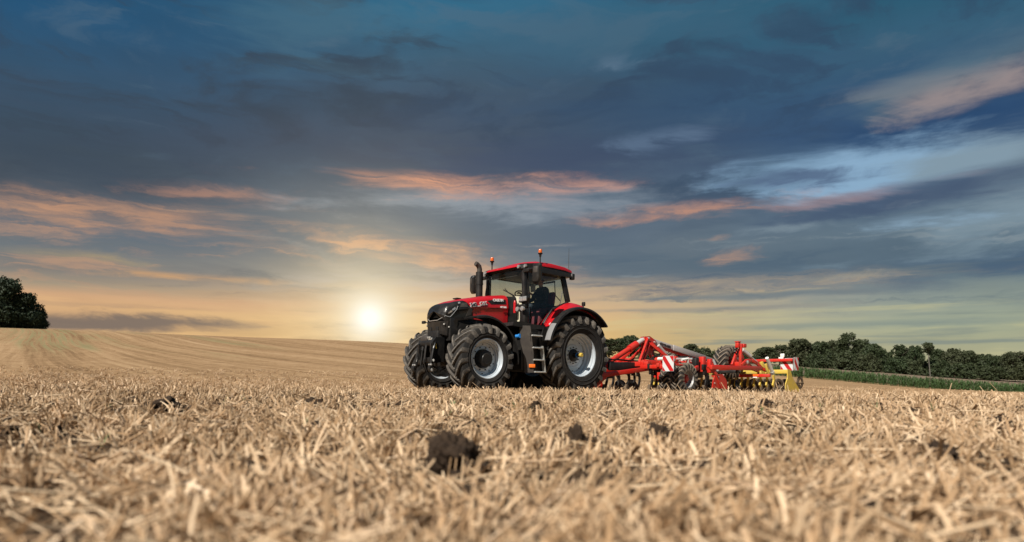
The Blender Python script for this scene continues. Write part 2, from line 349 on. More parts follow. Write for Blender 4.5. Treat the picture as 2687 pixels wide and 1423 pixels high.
def strawmat():
    m = bpy.data.materials.new('straw'); m.use_nodes = True; t = m.node_tree; h = Nd(t)
    b = t.nodes['Principled BSDF']; b.inputs['Roughness'].default_value = .5; b.inputs['Specular IOR Level'].default_value = .35
    oi = t.nodes.new('ShaderNodeObjectInfo'); at = t.nodes.new('ShaderNodeAttribute'); at.attribute_name = 'tint'
    f = h.m('ADD', h.m('MULTIPLY', at.outputs['Fac'], .8), h.m('MULTIPLY', oi.outputs['Random'], .25), clamp=True)
    c = h.ramp(f, [(0.0, (0.085, 0.050, 0.026)), (0.2, (0.22, 0.134, 0.070)), (0.5, (0.53, 0.35, 0.20)), (1.0, (0.80, 0.62, 0.42))])
    t.links.new(c, b.inputs['Base Color'])
    tl = t.nodes.new('ShaderNodeBsdfTranslucent'); t.links.new(c, tl.inputs[0])
    mx = t.nodes.new('ShaderNodeMixShader'); mx.inputs[0].default_value = .2
    t.links.new(b.outputs[0], mx.inputs[1]); t.links.new(tl.outputs[0], mx.inputs[2])
    t.links.new(mx.outputs[0], t.nodes['Material Output'].inputs[0]); return m
M['straw'] = strawmat()
M['weed'] = mat('green_weed', (0.09, 0.16, 0.05), .7)

def soilmat():
    m = bpy.data.materials.new('dark_soil'); m.use_nodes = True; t = m.node_tree; h = Nd(t)
    b = t.nodes['Principled BSDF']; b.inputs['Roughness'].default_value = .95; b.inputs['Specular IOR Level'].default_value = .2
    tco = t.nodes.new('ShaderNodeTexCoord')
    f = h.noise(tco.outputs['Object'], 30, 6, .7)
    t.links.new(h.ramp(f, [(.3, (0.018, 0.011, 0.007)), (.55, (0.040, 0.026, 0.017)), (.8, (0.10, 0.068, 0.045))]), b.inputs['Base Color'])
    bn = t.nodes.new('ShaderNodeBump'); bn.inputs['Strength'].default_value = .9; bn.inputs['Distance'].default_value = .01
    t.links.new(h.noise(tco.outputs['Object'], 70, 6, .7), bn.inputs['Height']); t.links.new(bn.outputs[0], b.inputs['Normal']); return m
M['soil'] = soilmat()

def groundmat():
    m = bpy.data.materials.new('stubble_field'); m.use_nodes = True; t = m.node_tree; h = Nd(t)
    b = t.nodes['Principled BSDF']; b.inputs['Roughness'].default_value = .95; b.inputs['Specular IOR Level'].default_value = .1
    ge = t.nodes.new('ShaderNodeNewGeometry'); P = ge.outputs['Position']; X, Y, Z = h.sep(P)
    R = h.m('SQRT', h.m('ADD', h.m('MULTIPLY', X, X), h.m('MULTIPLY', Y, Y)))
    # near: soil between chopped straw
    n1 = h.noise(P, 9.0, 8, .7, .6); n2 = h.noise(P, 55.0, 5, .7)
    near = h.ramp(h.m('ADD', h.m('MULTIPLY', n1, .65), h.m('MULTIPLY', n2, .35)), [(.40, (0.030, 0.019, 0.012)), (.54, (0.075, 0.048, 0.029)), (.68, (0.22, 0.15, 0.09))])
    # far: pale stubble with drill rows and tramlines running up the hill to the left
    a = rad(-35.0); across = h.m('ADD', h.m('MULTIPLY', X, math.cos(a)), h.m('MULTIPLY', Y, -math.sin(a)))
    along = h.m('ADD', h.m('MULTIPLY', X, math.sin(a)), h.m('MULTIPLY', Y, math.cos(a)))
    wob = h.m('MULTIPLY', h.m('SUBTRACT', h.noise(P, .012, 1), .5), 3.0)
    sv = h.comb(h.m('ADD', across, wob), h.m('MULTIPLY', along, .010), 0.0)
    s1 = h.noise(sv, .38, 3, .6); s2 = h.noise(sv, 1.9, 4, .7)
    fine = h.m('ADD', h.m('MULTIPLY', h.noise(P, 3.0, 7, .75), .6), h.m('MULTIPLY', h.noise(P, .8, 6, .7), .4))
    f = h.m('ADD', h.m('ADD', h.m('MULTIPLY', s1, .24), h.m('MULTIPLY', s2, .26)), h.m('MULTIPLY', fine, .50))
    far = h.ramp(f, [(.41, (0.13, 0.076, 0.038)), (.47, (0.25, 0.155, 0.080)), (.525, (0.345, 0.222, 0.120)), (.60, (0.45, 0.31, 0.182))])
    grn = h.m('MULTIPLY', h.smooth(h.noise(h.comb(across, h.m('MULTIPLY', along, .06), 3.0), .11, 2, .5), .50, .62), h.smooth(h.m('SUBTRACT', h.m('MULTIPLY', X, -1.0), h.m('MULTIPLY', Y, .25)), 5.0, 18.0))
    grn = h.m('MULTIPLY', h.m('MULTIPLY', grn, h.smooth(R, 40.0, 60.0)), h.smooth(s2, .42, .6))
    far = h.mix(h.m('MULTIPLY', grn, .75), far, (0.19, 0.185, 0.09))
    c = h.mix(h.smooth(R, 7.0, 20.0), near, far)
    t.links.new(c, b.inputs['Base Color'])
    bn = t.nodes.new('ShaderNodeBump'); bn.inputs['Strength'].default_value = .7; bn.inputs['Distance'].default_value = .06
    t.links.new(h.m('ADD', fine, h.m('MULTIPLY', n1, .4)), bn.inputs['Height']); t.links.new(bn.outputs[0], b.inputs['Normal']); return m
M['ground'] = groundmat()
M['plough'] = mat('brown_field', (0.17, 0.125, 0.09), .95, 0, .1, 0, .8, .35, (0.24, 0.19, 0.14), .5, 3)
M['pale'] = mat('pale_field', (0.48, 0.40, 0.30), .95, 0, .1)

# ------------------------------------------------------------------ builders
class B:
    def __init__(s): s.bm = bmesh.new()
    def face(s, vs):
        try: return s.bm.faces.new(vs)
        except ValueError: return None
    def box(s, c, d, rot=None, bev=0.0):
        mt = Matrix.Translation(c) @ (rot.to_4x4() if rot is not None else Matrix()) @ Matrix.Diagonal((*d, 1))
        r = bmesh.ops.create_cube(s.bm, size=1.0, matrix=mt)
        if bev > 0:
            es = list({e for v in r['verts'] for e in v.link_edges})
            bmesh.ops.bevel(s.bm, geom=es, offset=min(bev, min(d) * .45), segments=2, affect='EDGES', profile=.5)
        return s
    def beam(s, p, q, w, h, bev=0.008, up=(0, 0, 1)):
        p, q = Vector(p), Vector(q); x = (q - p); L = x.length; x.normalize()
        y = Vector(up).cross(x)
        if y.length < 1e-4: y = Vector((0, 1, 0)).cross(x)
        y.normalize(); z = x.cross(y)
        return s.box((p + q) / 2, (L, w, h), Matrix((x, y, z)).transposed(), bev)
    def tube(s, pts, r, n=8, caps=True):
        pts = [Vector(p) for p in pts]; rs = r if isinstance(r, (list, tuple)) else [r] * len(pts)
        rings = []; ref = None
        for i, p in enumerate(pts):
            t = (pts[min(i + 1, len(pts) - 1)] - pts[max(i - 1, 0)]).normalized()
            if ref is None: ref = Vector((0, 0, 1)) if abs(t.z) < .9 else Vector((1, 0, 0))
            u = (ref - t * ref.dot(t)).normalized(); v = t.cross(u); ref = u
            rings.append([s.bm.verts.new(p + (u * math.cos(2 * PI * k / n) + v * math.sin(2 * PI * k / n)) * rs[i]) for k in range(n)])
        return s._join(rings, True, caps)
    def _join(s, rings, closed, caps):
        n = len(rings[0])
        for a, b in zip(rings, rings[1:]):
            for k in range(n if closed else n - 1):
                s.face((a[k], a[(k + 1) % n], b[(k + 1) % n], b[k]))
        if caps and n > 2: s.face(rings[0][::-1]); s.face(rings[-1])
        return s
    def loft(s, rings, closed=True, caps=True):
        return s._join([[s.bm.verts.new(p) for p in r] for r in rings], closed, caps)
    def lathe(s, prof, c, n=48, axis='y', closed=False):
        c = Vector(c); rings = []
        for k in range(n):
            a = 2 * PI * k / n
            if axis == 'y': rings.append([s.bm.verts.new(c + Vector((r * math.cos(a), y, r * math.sin(a)))) for r, y in prof])
            elif axis == 'z': rings.append([s.bm.verts.new(c + Vector((r * math.cos(a), r * math.sin(a), y))) for r, y in prof])
            else: rings.append([s.bm.verts.new(c + Vector((y, r * math.cos(a), r * math.sin(a)))) for r, y in prof])
        m = len(prof)
        for k in range(n):
            a, b = rings[k], rings[(k + 1) % n]
            for j in range(m if closed else m - 1):
                s.face((a[j], a[(j + 1) % m], b[(j + 1) % m], b[j]))
        return s
    def disc(s, r, c, n=32, axis='y', th=.02):
        return s.lathe([(1e-4, -th / 2), (r, -th / 2), (r, th / 2), (1e-4, th / 2)], c, n, axis)
    def prism(s, poly, y0, y1):             # polygon in x, z pushed through y
        return s.loft([[(x, y, z) for x, z in poly] for y in (y0, y1)])
    def slab(s, pts, off):                  # polygon in space given a thickness vector
        off = Vector(off); return s.loft([[Vector(p) for p in pts], [Vector(p) + off for p in pts]])
    def arch(s, c, prof, a0, a1, n=28, rf=None):   # closed profile (r, y) swept round the y axis
        rings = []
        for k in range(n + 1):
            a = a0 + (a1 - a0) * k / n
            rings.append([Vector((c[0] + (rr := (rf(r, y, a) if rf else r)) * math.cos(a), c[1] + y, c[2] + rr * math.sin(a))) for r, y in prof])
        return s.loft(rings)

def obj(name, b, m, parent=None, smooth=35):
    bmesh.ops.recalc_face_normals(b.bm, faces=b.bm.faces[:])
    me = bpy.data.meshes.new(name); b.bm.to_mesh(me); b.bm.free()
    for mm in (m if isinstance(m, (list, tuple)) else [m]): me.materials.append(M[mm] if isinstance(mm, str) else mm)
    if smooth: me.shade_smooth(); me.set_sharp_from_angle(angle=rad(smooth))
    o = bpy.data.objects.new(name, me); COL.objects.link(o); o.parent = parent; return o
def rawobj(name, verts, faces, m, parent=None, smooth=False):
    me = bpy.data.meshes.new(name); me.from_pydata(verts, [], faces); me.materials.append(M[m])
    if smooth: me.shade_smooth()
    o = bpy.data.objects.new(name, me); COL.objects.link(o); o.parent = parent; return o
def thing(name, label, cat, loc=(0, 0, 0), rz=0, group=None, parent=None):
    o = bpy.data.objects.new(name, None); COL.objects.link(o); o.location = loc; o.rotation_euler = (0, 0, rz)
    o.empty_display_size = .2; o.parent = parent
    if label: tag(o, label, cat, group)
    return o
def part(name, parent): return thing(name, None, None, parent=parent)
def tag(o, label, cat, group=None):
    o['label'] = label; o['category'] = cat
    if group: o['group'] = group
    return o
def copy_tree(o, parent=None):
    c = o.copy(); COL.objects.link(c)
    if parent is not None: c.parent = parent
    for ch in list(o.children): copy_tree(ch, c)
    return c
def text(body, parent, name, m, loc, size, tilt=0.0, xdir=None, up=None, ext=.002, off=0.0, align='LEFT', shear=0.0, sx=1.0):
    cu = bpy.data.curves.new(name, 'FONT'); cu.body = body; cu.size = size; cu.extrude = ext; cu.offset = off
    cu.align_x = align; cu.shear = shear; cu.materials.append(M[m]); cu.resolution_u = 3
    tmp = bpy.data.objects.new(name, cu); COL.objects.link(tmp); dg = bpy.context.evaluated_depsgraph_get()
    me = bpy.data.meshes.new_from_object(tmp.evaluated_get(dg)); bpy.data.objects.remove(tmp); bpy.data.curves.remove(cu); me.name = name
    if not me.materials: me.materials.append(M[m])
    o = bpy.data.objects.new(name, me); COL.objects.link(o); o.parent = parent
    x = Vector(xdir or (-1, 0, 0)); z0 = Vector(up or (0, 0, 1)); n = x.cross(z0).normalized(); y = n.cross(x).normalized()
    mt = Matrix((x.normalized(), y, n)).transposed().to_4x4()
    o.matrix_local = Matrix.Translation(loc) @ mt @ Matrix.Rotation(tilt, 4, 'Z') @ Matrix.Diagonal((sx, 1, 1, 1)); return o

# ------------------------------------------------------------------ ground sheets
def ground_sheet(name, azs, rs, m, lift=0.0, bumpy=True):
    A, Rr = np.meshgrid(azs, rs, indexing='ij'); X = Rr * np.sin(A); Y = Rr * np.cos(A); Z = gz(X, Y) + lift
    if bumpy:
        for i in range(X.shape[0]):
            for j in range(X.shape[1]):
                if Rr[i, j] < 30:
                    w = min(1, (30 - Rr[i, j]) / 12); p = Vector((X[i, j], Y[i, j], 0))
                    Z[i, j] += w * (.022 * mnoise.noise(p * 1.6) + .016 * mnoise.noise(p * 5.0) + .010 * mnoise.noise(p * 14.0))
    n, k = X.shape; idx = np.arange(n * k).reshape(n, k)
    f = np.stack([idx[:-1, :-1], idx[1:, :-1], idx[1:, 1:], idx[:-1, 1:]], -1).reshape(-1, 4)[:, ::-1]
    o = rawobj(name, np.stack([X, Y, Z], -1).reshape(-1, 3).tolist(), f.tolist(), m, smooth=True)
    o['kind'] = 'structure'; return o
fa = np.radians(np.concatenate([np.arange(-180, -48, 6.0), np.arange(-48, 48.01, .4), np.arange(54, 180.1, 6.0)]))
ground_sheet('ground', fa, np.concatenate([[0.0], np.geomspace(.3, 30, 190), np.geomspace(31, 3500, 110)]), 'ground')
def az_of(u): return math.atan((u - CXP) / FPX)
ground_sheet('ploughed_field', np.linspace(az_of(1960), az_of(3300), 90), np.linspace(151, 258, 60), 'plough', .25, False)
ground_sheet('far_field_strip', np.linspace(az_of(2560), az_of(2900), 12), np.linspace(228, 244, 8), 'pale', .6, False)

# ------------------------------------------------------------------ trees
def crown_mesh(seed, w, h, blobs, leaf, count, m, flat=.75, base=.12):
    r = np.random.default_rng(seed); V, F = [], []
    cs = []
    for i in range(blobs):
        t = r.uniform(base, 1); a = r.uniform(0, 2 * PI); prof = math.sin(PI * min(1, .18 + .72 * t)) ** .7
        rr = w * .5 * prof * math.sqrt(r.uniform(.05, 1)) * .75
        br = r.uniform(.16, .27) * w * (1.05 - .35 * t)
        cs.append((rr * math.cos(a), rr * math.sin(a), base * h + (h * (1 - base) - br * flat) * t, br))
    per = count // blobs
    for (x, y, z, br) in cs:
        d = r.normal(size=(per, 3)); d /= np.linalg.norm(d, axis=1)[:, None]
        rad_ = br * r.uniform(.30, 1.0, per) ** .5 * (1 + .35 * np.array([mnoise.noise((q[0] * 1.9 + x, q[1] * 1.9 + y, q[2] * 1.9 + z)) for q in d])) * np.where(r.random(per) < .12, r.uniform(1.0, 1.35, per), 1)
        c = np.array([x, y, z]) + d * rad_[:, None] * np.array([1, 1, flat])
        nrm = d + r.normal(scale=.7, size=(per, 3)); nrm /= np.linalg.norm(nrm, axis=1)[:, None]
        t1 = np.cross(nrm, r.normal(size=(per, 3))); t1 /= np.linalg.norm(t1, axis=1)[:, None]; t2 = np.cross(nrm, t1)
        s = (leaf * r.uniform(.6, 1.3, per))[:, None]
        q = np.stack([c - t1 * s * .9, c - t2 * s * .5 + nrm * s * .1, c + t1 * s, c + t2 * s * .55 + nrm * s * .12], 1).reshape(-1, 3)
        b = len(V); V.extend(q.tolist()); F.extend((b + 4 * i + np.arange(4)).tolist() for i in range(per))
    me = bpy.data.meshes.new('crown'); me.from_pydata(V, [], F); me.materials.append(M[m]); return me
def trunk_mesh(seed, h, r0, m, limbs=5, spread=.35):
    rr = random.Random(seed); b = B(); lean = rr.uniform(-.03, .03)
    b.tube([(0, 0, -.6), (lean * h * .3, 0, h * .3), (lean * h, .02 * h, h * .8)], [r0 * 1.25, r0 * .8, r0 * .3], 8)
    for k in range(limbs):
        a = rr.uniform(0, 2 * PI); z = h * rr.uniform(.3, .65); L = h * spread
        b.tube([(lean * z, 0, z), (math.cos(a) * L * .5, math.sin(a) * L * .5, z + L * .45), (math.cos(a) * L, math.sin(a) * L, z + L * .7)], [r0 * .45, r0 * .3, r0 * .1], 6)
    bmesh.ops.recalc_face_normals(b.bm, faces=b.bm.faces[:]); me = bpy.data.meshes.new('trunk'); b.bm.to_mesh(me); b.bm.free()
    me.materials.append(M[m]); me.shade_smooth(); return me
CR = {'round': crown_mesh(1, 10, 9, 34, .40, 5200, 'leaf'), 'tall': crown_mesh(2, 8, 12, 32, .38, 5000, 'leaf', .9),
      'broad': crown_mesh(3, 13, 9, 36, .42, 6000, 'leaf', .7), 'loose': crown_mesh(4, 9, 9, 20, .36, 2500, 'leaf', .8),
      'bush': crown_mesh(5, 9, 5.5, 26, .38, 3800, 'leaf', .8, .0), 'dense': crown_mesh(6, 11, 11, 42, .42, 6500, 'leaf', .85, .05)}
TK = {k: trunk_mesh(10 + i, h, .28, 'bark') for i, (k, h) in enumerate((('round', 9), ('tall', 12), ('broad', 9), ('loose', 9), ('bush', 5.5), ('dense', 11)))}
CH = {'round': 9, 'tall': 12, 'broad': 9, 'loose': 9, 'bush': 5.5, 'dense': 11}; CWD = {'round': 10, 'tall': 8, 'broad': 13, 'loose': 9, 'bush': 9, 'dense': 11}
def me_obj(name, me, parent): o = bpy.data.objects.new(name, me); COL.objects.link(o); o.parent = parent; return o
def tree(u, top, width, r, kind, label, group='trees along the far field edge', name='tree', cat='tree'):
    a = az_of(u); x, y = r * math.sin(a), r * math.cos(a); z = float(gz(x, y))
    H = (CAMH + (YHP - top) / FPX * y) - z; Wd = width / FPX * y
    t = thing(name, label, cat, (x, y, z), rnd.uniform(0, 6.28), group); sx = Wd / CWD[kind]
    t.scale = (sx, sx, H / CH[kind])
    me_obj('trunk', TK[kind], t); me_obj('crown', CR[kind], t); return t
# behind the tractor's rear wheel and the cultivator
TREES = [
 (1598, 888, 62, 226, 'tall', 'loose dark green tree just right of the tractor rear wheel'),
 (1627, 886, 46, 232, 'loose', 'thin airy tree second to the right of the tractor rear wheel'),
 (1656, 879, 58, 236, 'round', 'round dark tree behind the red top link left of the cultivator tower'),
 (1695, 915, 46, 232, 'bush', 'low bush seen behind the red cultivator tower'),
 (1725, 928, 50, 236, 'bush', 'dark low bush under the grey beam left of its middle'),
 (1760, 930, 50, 240, 'bush', 'dark low bush behind the lettered end of the grey beam'),
 (1811, 902, 48, 240, 'round', 'small round tree above the middle of the grey beam'),
 (1847, 911, 52, 236, 'bush', 'flat topped bush between grey beam and raised transport wheel'),
 (1885, 918, 50, 240, 'bush', 'bush hidden behind the raised near transport wheel'),
 (1930, 922, 46, 240, 'bush', 'low dark bush right of the raised transport wheel'),
 (1958, 925, 40, 236, 'bush', 'small dark bush behind the short white cylinder'),
 (2008, 910, 62, 234, 'round', 'round tree above the red rear light bar'),
 (2046, 903, 50, 240, 'loose', 'thin dull tree left of the tall dark broad tree'),
 (2098, 888, 84, 236, 'dense', 'broad dark tree above the striped rear warning panel'),
 (2150, 895, 60, 238, 'round', 'dark round tree between the broad tree and the tallest tree'),
 (2192, 892, 52, 244, 'dense', 'dark tree just left of the tallest tree of the row'),
 (2224, 872, 58, 240, 'tall', 'tallest tree of the row with a knobbly twin top'),
 (2259, 889, 62, 244, 'dense', 'dark tree standing just right of the tallest tree'),
 (2292, 901, 56, 238, 'round', 'rounded tree sloping down to the gap in the row'),
 (2215, 922, 70, 230, 'bush', 'olive brown bush in front of the tallest tree'),
 (2140, 925, 60, 230, 'bush', 'dark bush below the round tree beside the broad one'),
 (2277, 925, 66, 230, 'bush', 'dark bush in front of the trees left of the gap'),
 (2325, 916, 44, 240, 'bush', 'lowest tree in the gap of the row'),
 (2361, 903, 46, 240, 'tall', 'small domed tree just right of the gap'),
 (2398, 906, 50, 244, 'round', 'round tree left of the thin pale trunked tree'),
 (2455, 915, 56, 240, 'dense', 'dark tree behind the thin pale trunk'),
 (2500, 913, 66, 236, 'round', 'broad tree second to the right of the thin pale trunk'),
 (2541, 919, 62, 240, 'dense', 'olive green tree with a wide low crown on the right'),
 (2582, 928, 60, 240, 'round', 'dark green tree above the pale field strip'),
 (2618, 932, 54, 236, 'dense', 'dark low tree left of the last tall tree on the right'),
 (2660, 922, 70, 234, 'dense', 'big dark tree at the right end of the row'),
 (2712, 926, 70, 236, 'dense', 'dark tree cut off by the right edge of the view'),
 (2350, 938, 60, 232, 'bush', 'dark bush in front of the small domed tree'),
 (2405, 940, 64, 232, 'bush', 'olive bush left of the foot of the pale trunk'),
 (2465, 945, 64, 230, 'bush', 'olive bush right of the foot of the pale trunk'),
 (2530, 950, 70, 230, 'bush', 'dull green bush below the wide low crown'),
 (2600, 958, 70, 230, 'bush', 'dark bush beside the pale field strip')]
for (u, top, w, r, k, lab) in TREES: tree(u, top, w * 1.12, r, k, lab)
# thin tree with a pale bare trunk
a = az_of(2437); r_ = 226; x, y = r_ * math.sin(a), r_ * math.cos(a); z = float(gz(x, y)); Hh = CAMH + (YHP - 897) / FPX * y - z
t = thing('tree', 'thin tree with a tall bare pale trunk and a small flat crown', 'tree', (x, y, z), 0, 'trees along the far field edge')
b = B(); b.tube([(.5, 0, -.5), (.1, 0, Hh * .4), (-.2, 0, Hh * .72), (-.4, 0, Hh * .95)], [.15, .12, .10, .05], 8)
for k in range(9):
    aa = k * 2.4; b.tube([(-.2, 0, Hh * (.70 + .02 * k)), (math.cos(aa) * 1.2 - .2, math.sin(aa) * 1.2, Hh * (.84 + .012 * k))], [.06, .03], 5)
obj('trunk', b, 'pbark', t)
cm = crown_mesh(31, 4.4, 3.0, 12, .30, 900, 'leaf', .8, .0); o = me_obj('crown', cm, t); o.location = (-.2, 0, Hh - 3.1)
# dark trees on the hill at the left
BIG = crown_mesh(41, 14, 13, 60, .42, 13000, 'darkleaf', .85, .0); BIGT = trunk_mesh(42, 13, .45, 'bark', 7)
CR['big'] = BIG; TK['big'] = BIGT; CH['big'] = 13; CWD['big'] = 14
for (u, top, w, lab) in ((8, 724, 125, 'tallest dark tree on the hill at the left'), (66, 765, 90, 'rounded dark tree stepping down the hill crest'),
                         (104, 812, 46, 'lowest dark bush at the right foot of the hill trees'), (-70, 715, 140, 'dark tree half outside the left edge on the hill')):
    tree(u, top, w, 192, 'big', lab, 'dark trees on the left hill crest')

# ------------------------------------------------------------------ maize strip
def maize():
    r = np.random.default_rng(5); V, F = [], []
    for row in range(12):
        d0 = 139 + row * .8
        for u in np.arange(az_of(2030), az_of(3000), .0030 if row < 4 else .0045):
            a = u + r.uniform(-.0028, .0028); d = d0 + r.uniform(-.7, .7); x, y = d * math.sin(a), d * math.cos(a); z = float(gz(x, y))
            h = r.uniform(1.4, 2.05)
            for k in range(7):
                th = r.uniform(0, 2 * PI); z0 = z + h * (.12 + .12 * k); L = r.uniform(.5, .8); cx, cy = math.cos(th), math.sin(th); wv = .05
                p = [(x, y, z0), (x + cx * L * .45, y + cy * L * .45, z0 + .42), (x + cx * L, y + cy * L, z0 + r.uniform(.0, .35))]
                b = len(V); nx, ny = -cy * wv, cx * wv
                V += [(p[0][0] - nx, p[0][1] - ny, p[0][2]), (p[0][0] + nx, p[0][1] + ny, p[0][2]), (p[1][0] + nx, p[1][1] + ny, p[1][2]), (p[1][0] - nx, p[1][1] - ny, p[1][2]), p[2]]
                F += [(b, b + 1, b + 2, b + 3), (b + 3, b + 2, b + 4)]
            b = len(V); V += [(x - .03, y, z), (x + .03, y, z), (x, y, z + h)]; F.append((b, b + 1, b + 2))
    o = rawobj('maize', V, F, 'maize'); o['kind'] = 'stuff'; o['label'] = 'strip of green maize growing along the field beyond the cultivator'
maize()

# ------------------------------------------------------------------ tractor frame of reference: x forward, y to its left, z up
PHI, PITCH = rad(40.2), rad(1.2)
RM = Matrix.Rotation(PI + PHI, 4, 'Z') @ Matrix.Rotation(-PITCH, 4, 'Y')
_D = 17.3; _lip = Vector(((1524.5 - CXP) / FPX * _D, _D, CAMH + (YHP - 932) / FPX * _D))
TO = _lip - RM @ Vector((0, 1.2, .99))

def lug_tyre(parent, c, Rr, w, rs, n, mats, lw=.06, lh=.05, name='tyre'):
    """Tractor tyre: carcass of revolution plus angled lugs left and right, one mesh. c is the centre, y the axle."""
    b = B(); h = w / 2; Rc = Rr - lh
    half = [(rs, h * .78), (rs + .025, h * .90), (rs + (Rc - rs) * .35, h * 1.0), (rs + (Rc - rs) * .68, h * .985), (rs + (Rc - rs) * .9, h * .90), (Rc - .012, h * .74), (Rc - .002, h * .4), (Rc + .004, 0)]
    prof = half + [(r, -y) for r, y in half[-2::-1]]
    b.lathe(prof, c, 64)
    for r0, yy in ((rs + (Rc - rs) * .30, 1.003), (rs + (Rc - rs) * .50, 1.004)):   # raised sidewall rings
        for sg in (1, -1): b.lathe([(r0 - .012, sg * h * yy * .99), (r0, sg * (h * yy + .006)), (r0 + .012, sg * h * yy * .99)], c, 64)
    for f in b.bm.faces: f.material_index = 0
    nf = len(b.bm.faces)
    def rc_at(y):
        y = abs(y); pts = [(p[1], p[0]) for p in half[::-1]]
        for (y0, r0), (y1, r1) in zip(pts, pts[1:]):
            if y0 <= y <= y1 and y1 > y0: return r0 + (r1 - r0) * (y - y0) / (y1 - y0)
        return half[4][0]
    k = .60 * h / Rr * 1.6
    for sg in (1, -1):
        for i in range(n):
            th0 = 2 * PI * (i + (.5 if sg > 0 else 0)) / n; rings = []
            for s, drop, wf in ((-.06, .0, .9), (.2, 0, .95), (.45, .002, 1), (.7, .008, 1.05), (.9, .02, 1.15), (1.0, .045, 1.25), (1.035, .12, 1.2)):
                y = s * h; th = th0 + k * (s + .18 * s * s); base = rc_at(y) - .03 if s < .95 else Rc - .10 - (s - .95) * .9
                top = Rr - drop - .006 * s * s
                if s > 1.02: top = Rc - .06
                wb, wt2 = lw * wf * 1.35, lw * wf
                def P(r, da): return Vector((c[0] + r * math.cos(th) - da * math.sin(th), c[1] + sg * y, c[2] + r * math.sin(th) + da * math.cos(th)))
                rings.append([P(base, -wb / 2), P(top, -wt2 / 2), P(top, wt2 / 2), P(base, wb / 2)])
            b.loft(rings)
    b.bm.faces.ensure_lookup_table()
    for f in b.bm.faces[nf:]: f.material_index = 1
    return obj(name, b, mats, parent, 40)

T = thing('tractor', 'red farm tractor with black bonnet nose driving left over the stubble', 'tractor')
T.matrix_world = Matrix.Translation(TO) @ RM
# --- wheels
def tractor_wheel(c, Rr, w, rs, n, out, rear):
    wh = part('wheel', T); wh.location = c
    lug_tyre(wh, (0, 0, 0), Rr, w, rs, n, ['rubber', 'tread'], .062 if rear else .058, .052)
    L = w * .45 if not rear else .30; b = B(); q = out
    if rear:
        pr = [(rs + .028, L - .02), (rs + .032, L), (rs + .018, L + .006), (rs + .002, L - .012), (rs - .004, L - .07), (rs - .03, L - .085), (rs - .036, L - .17), (rs - .062, L - .185), (rs - .07, L - .25), (rs - .11, L - .27),
              (rs - .125, L - .30), (.30, L - .305), (.27, L - .285), (.16, L - .28), (.15, L - .30), (.02, L - .30)]
    else:
        pr = [(rs + .026, L - .02), (rs + .03, L), (rs + .016, L + .006), (rs, L - .012), (rs - .005, L - .06), (rs - .028, L - .07), (rs - .034, L - .13), (rs - .056, L - .14), (rs - .06, L - .19), (rs - .10, L - .195),
              (.30, L - .20), (.285, L - .185), (.235, L - .18), (.23, L - .20), (.02, L - .20)]
    b.lathe([(r, y * q) for r, y in pr], (0, 0, 0), 64)
    b.lathe([(rs + .03, -L * q), (rs + .005, -(L - .02) * q), (rs - .03, -(L - .1) * q), (rs - .06, 0), (rs - .12, (L - .26) * q)], (0, 0, 0), 64)
    obj('rim', b, 'rim', wh, 30)
    b = B(); m = 12 if rear else 10; rb = .205 if rear else .262; yb = (L - .275) if rear else (L - .178)
    for k in range(m):
        a = 2 * PI * k / m; b.disc(.016, (rb * math.cos(a), yb * q, rb * math.sin(a)), 6, 'y', .03)
    for k in range(10):
        a = 2 * PI * (k + .5) / 10; r2 = (.40 if rear else .335); b.disc(.013, (r2 * math.cos(a), (L - .298 if rear else L - .185) * q, r2 * math.sin(a)), 6, 'y', .02)
    obj('wheel_bolts', b, 'dark', wh)['kind'] = 'stuff'
    b = B()
    if rear:
        b.lathe([(.165, (L - .32) * q), (.165, (L - .255) * q), (.13, (L - .235) * q), (.075, (L - .225) * q), (.06, (L - .14) * q), (.045, (L - .13) * q), (.045, (L - .02) * q), (.001, (L - .02) * q)], (0, 0, 0), 32)
        obj('hub', b, 'black', wh); b = B()
        b.lathe([(.058, (L - .15) * q), (.058, (L - .12) * q), (.046, (L - .118) * q)], (0, 0, 0), 20); obj('hub_ring', b, 'blue', wh); b = B()
        b.lathe([(.05, (L - .03) * q), (.056, (L - .02) * q), (.056, (L + .03) * q), (.04, (L + .045) * q), (.02, (L + .045) * q), (.018, (L + .03) * q), (.001, (L + .03) * q)], (0, 0, 0), 24); obj('axle_cap', b, 'yellow', wh)
    else:
        b.lathe([(.22, (L - .22) * q), (.21, (L - .12) * q), (.19, (L - .06) * q), (.12, (L - .045) * q), (.11, (L - .03) * q), (.001, (L - .03) * q)], (0, 0, 0), 32)
        obj('hub', b, 'black', wh)
    return wh
for sg in (1, -1):
    tractor_wheel((0, .90 * sg, .99), 1.02, .72, .535, 21, sg, True)
    tractor_wheel((2.99, .91 * sg, .775), .80, .60, .432, 18, sg, False)
# --- chassis, axles, tanks
b = B()
b.box((1.55, 0, .82), (3.9, .52, .42), bev=.03).box((.1, 0, 1.0), (1.2, .72, .72), bev=.05).box((2.9, 0, 1.22), (1.6, .46, .42), bev=.04).box((1.2, 0, 1.35), (1.4, .9, .5), bev=.04)
obj('chassis', b, 'dark', T)
b = B(); b.tube([(0, -.62, .99), (0, .62, .99)], .16, 16); obj('rear_axle', b, 'dark', T)
b = B(); b.tube([(2.99, -.66, .74), (2.99, .66, .74)], .12, 14).box((2.99, 0, .74), (.42, .5, .3), bev=.05)
for sg in (1, -1): b.lathe([(.001, .60 * sg), (.2, .60 * sg), (.24, .66 * sg), (.24, .74 * sg), (.001, .74 * sg)], (2.99, 0, .775), 24)
obj('front_axle', b, 'dark', T)
b = B(); b.prism([(.80, .62), (1.52, .52), (1.80, .56), (1.84, 1.42), (1.62, 1.58), (.95, 1.50)], .42, .98); obj('fuel_tank', b, 'black', T, 25)
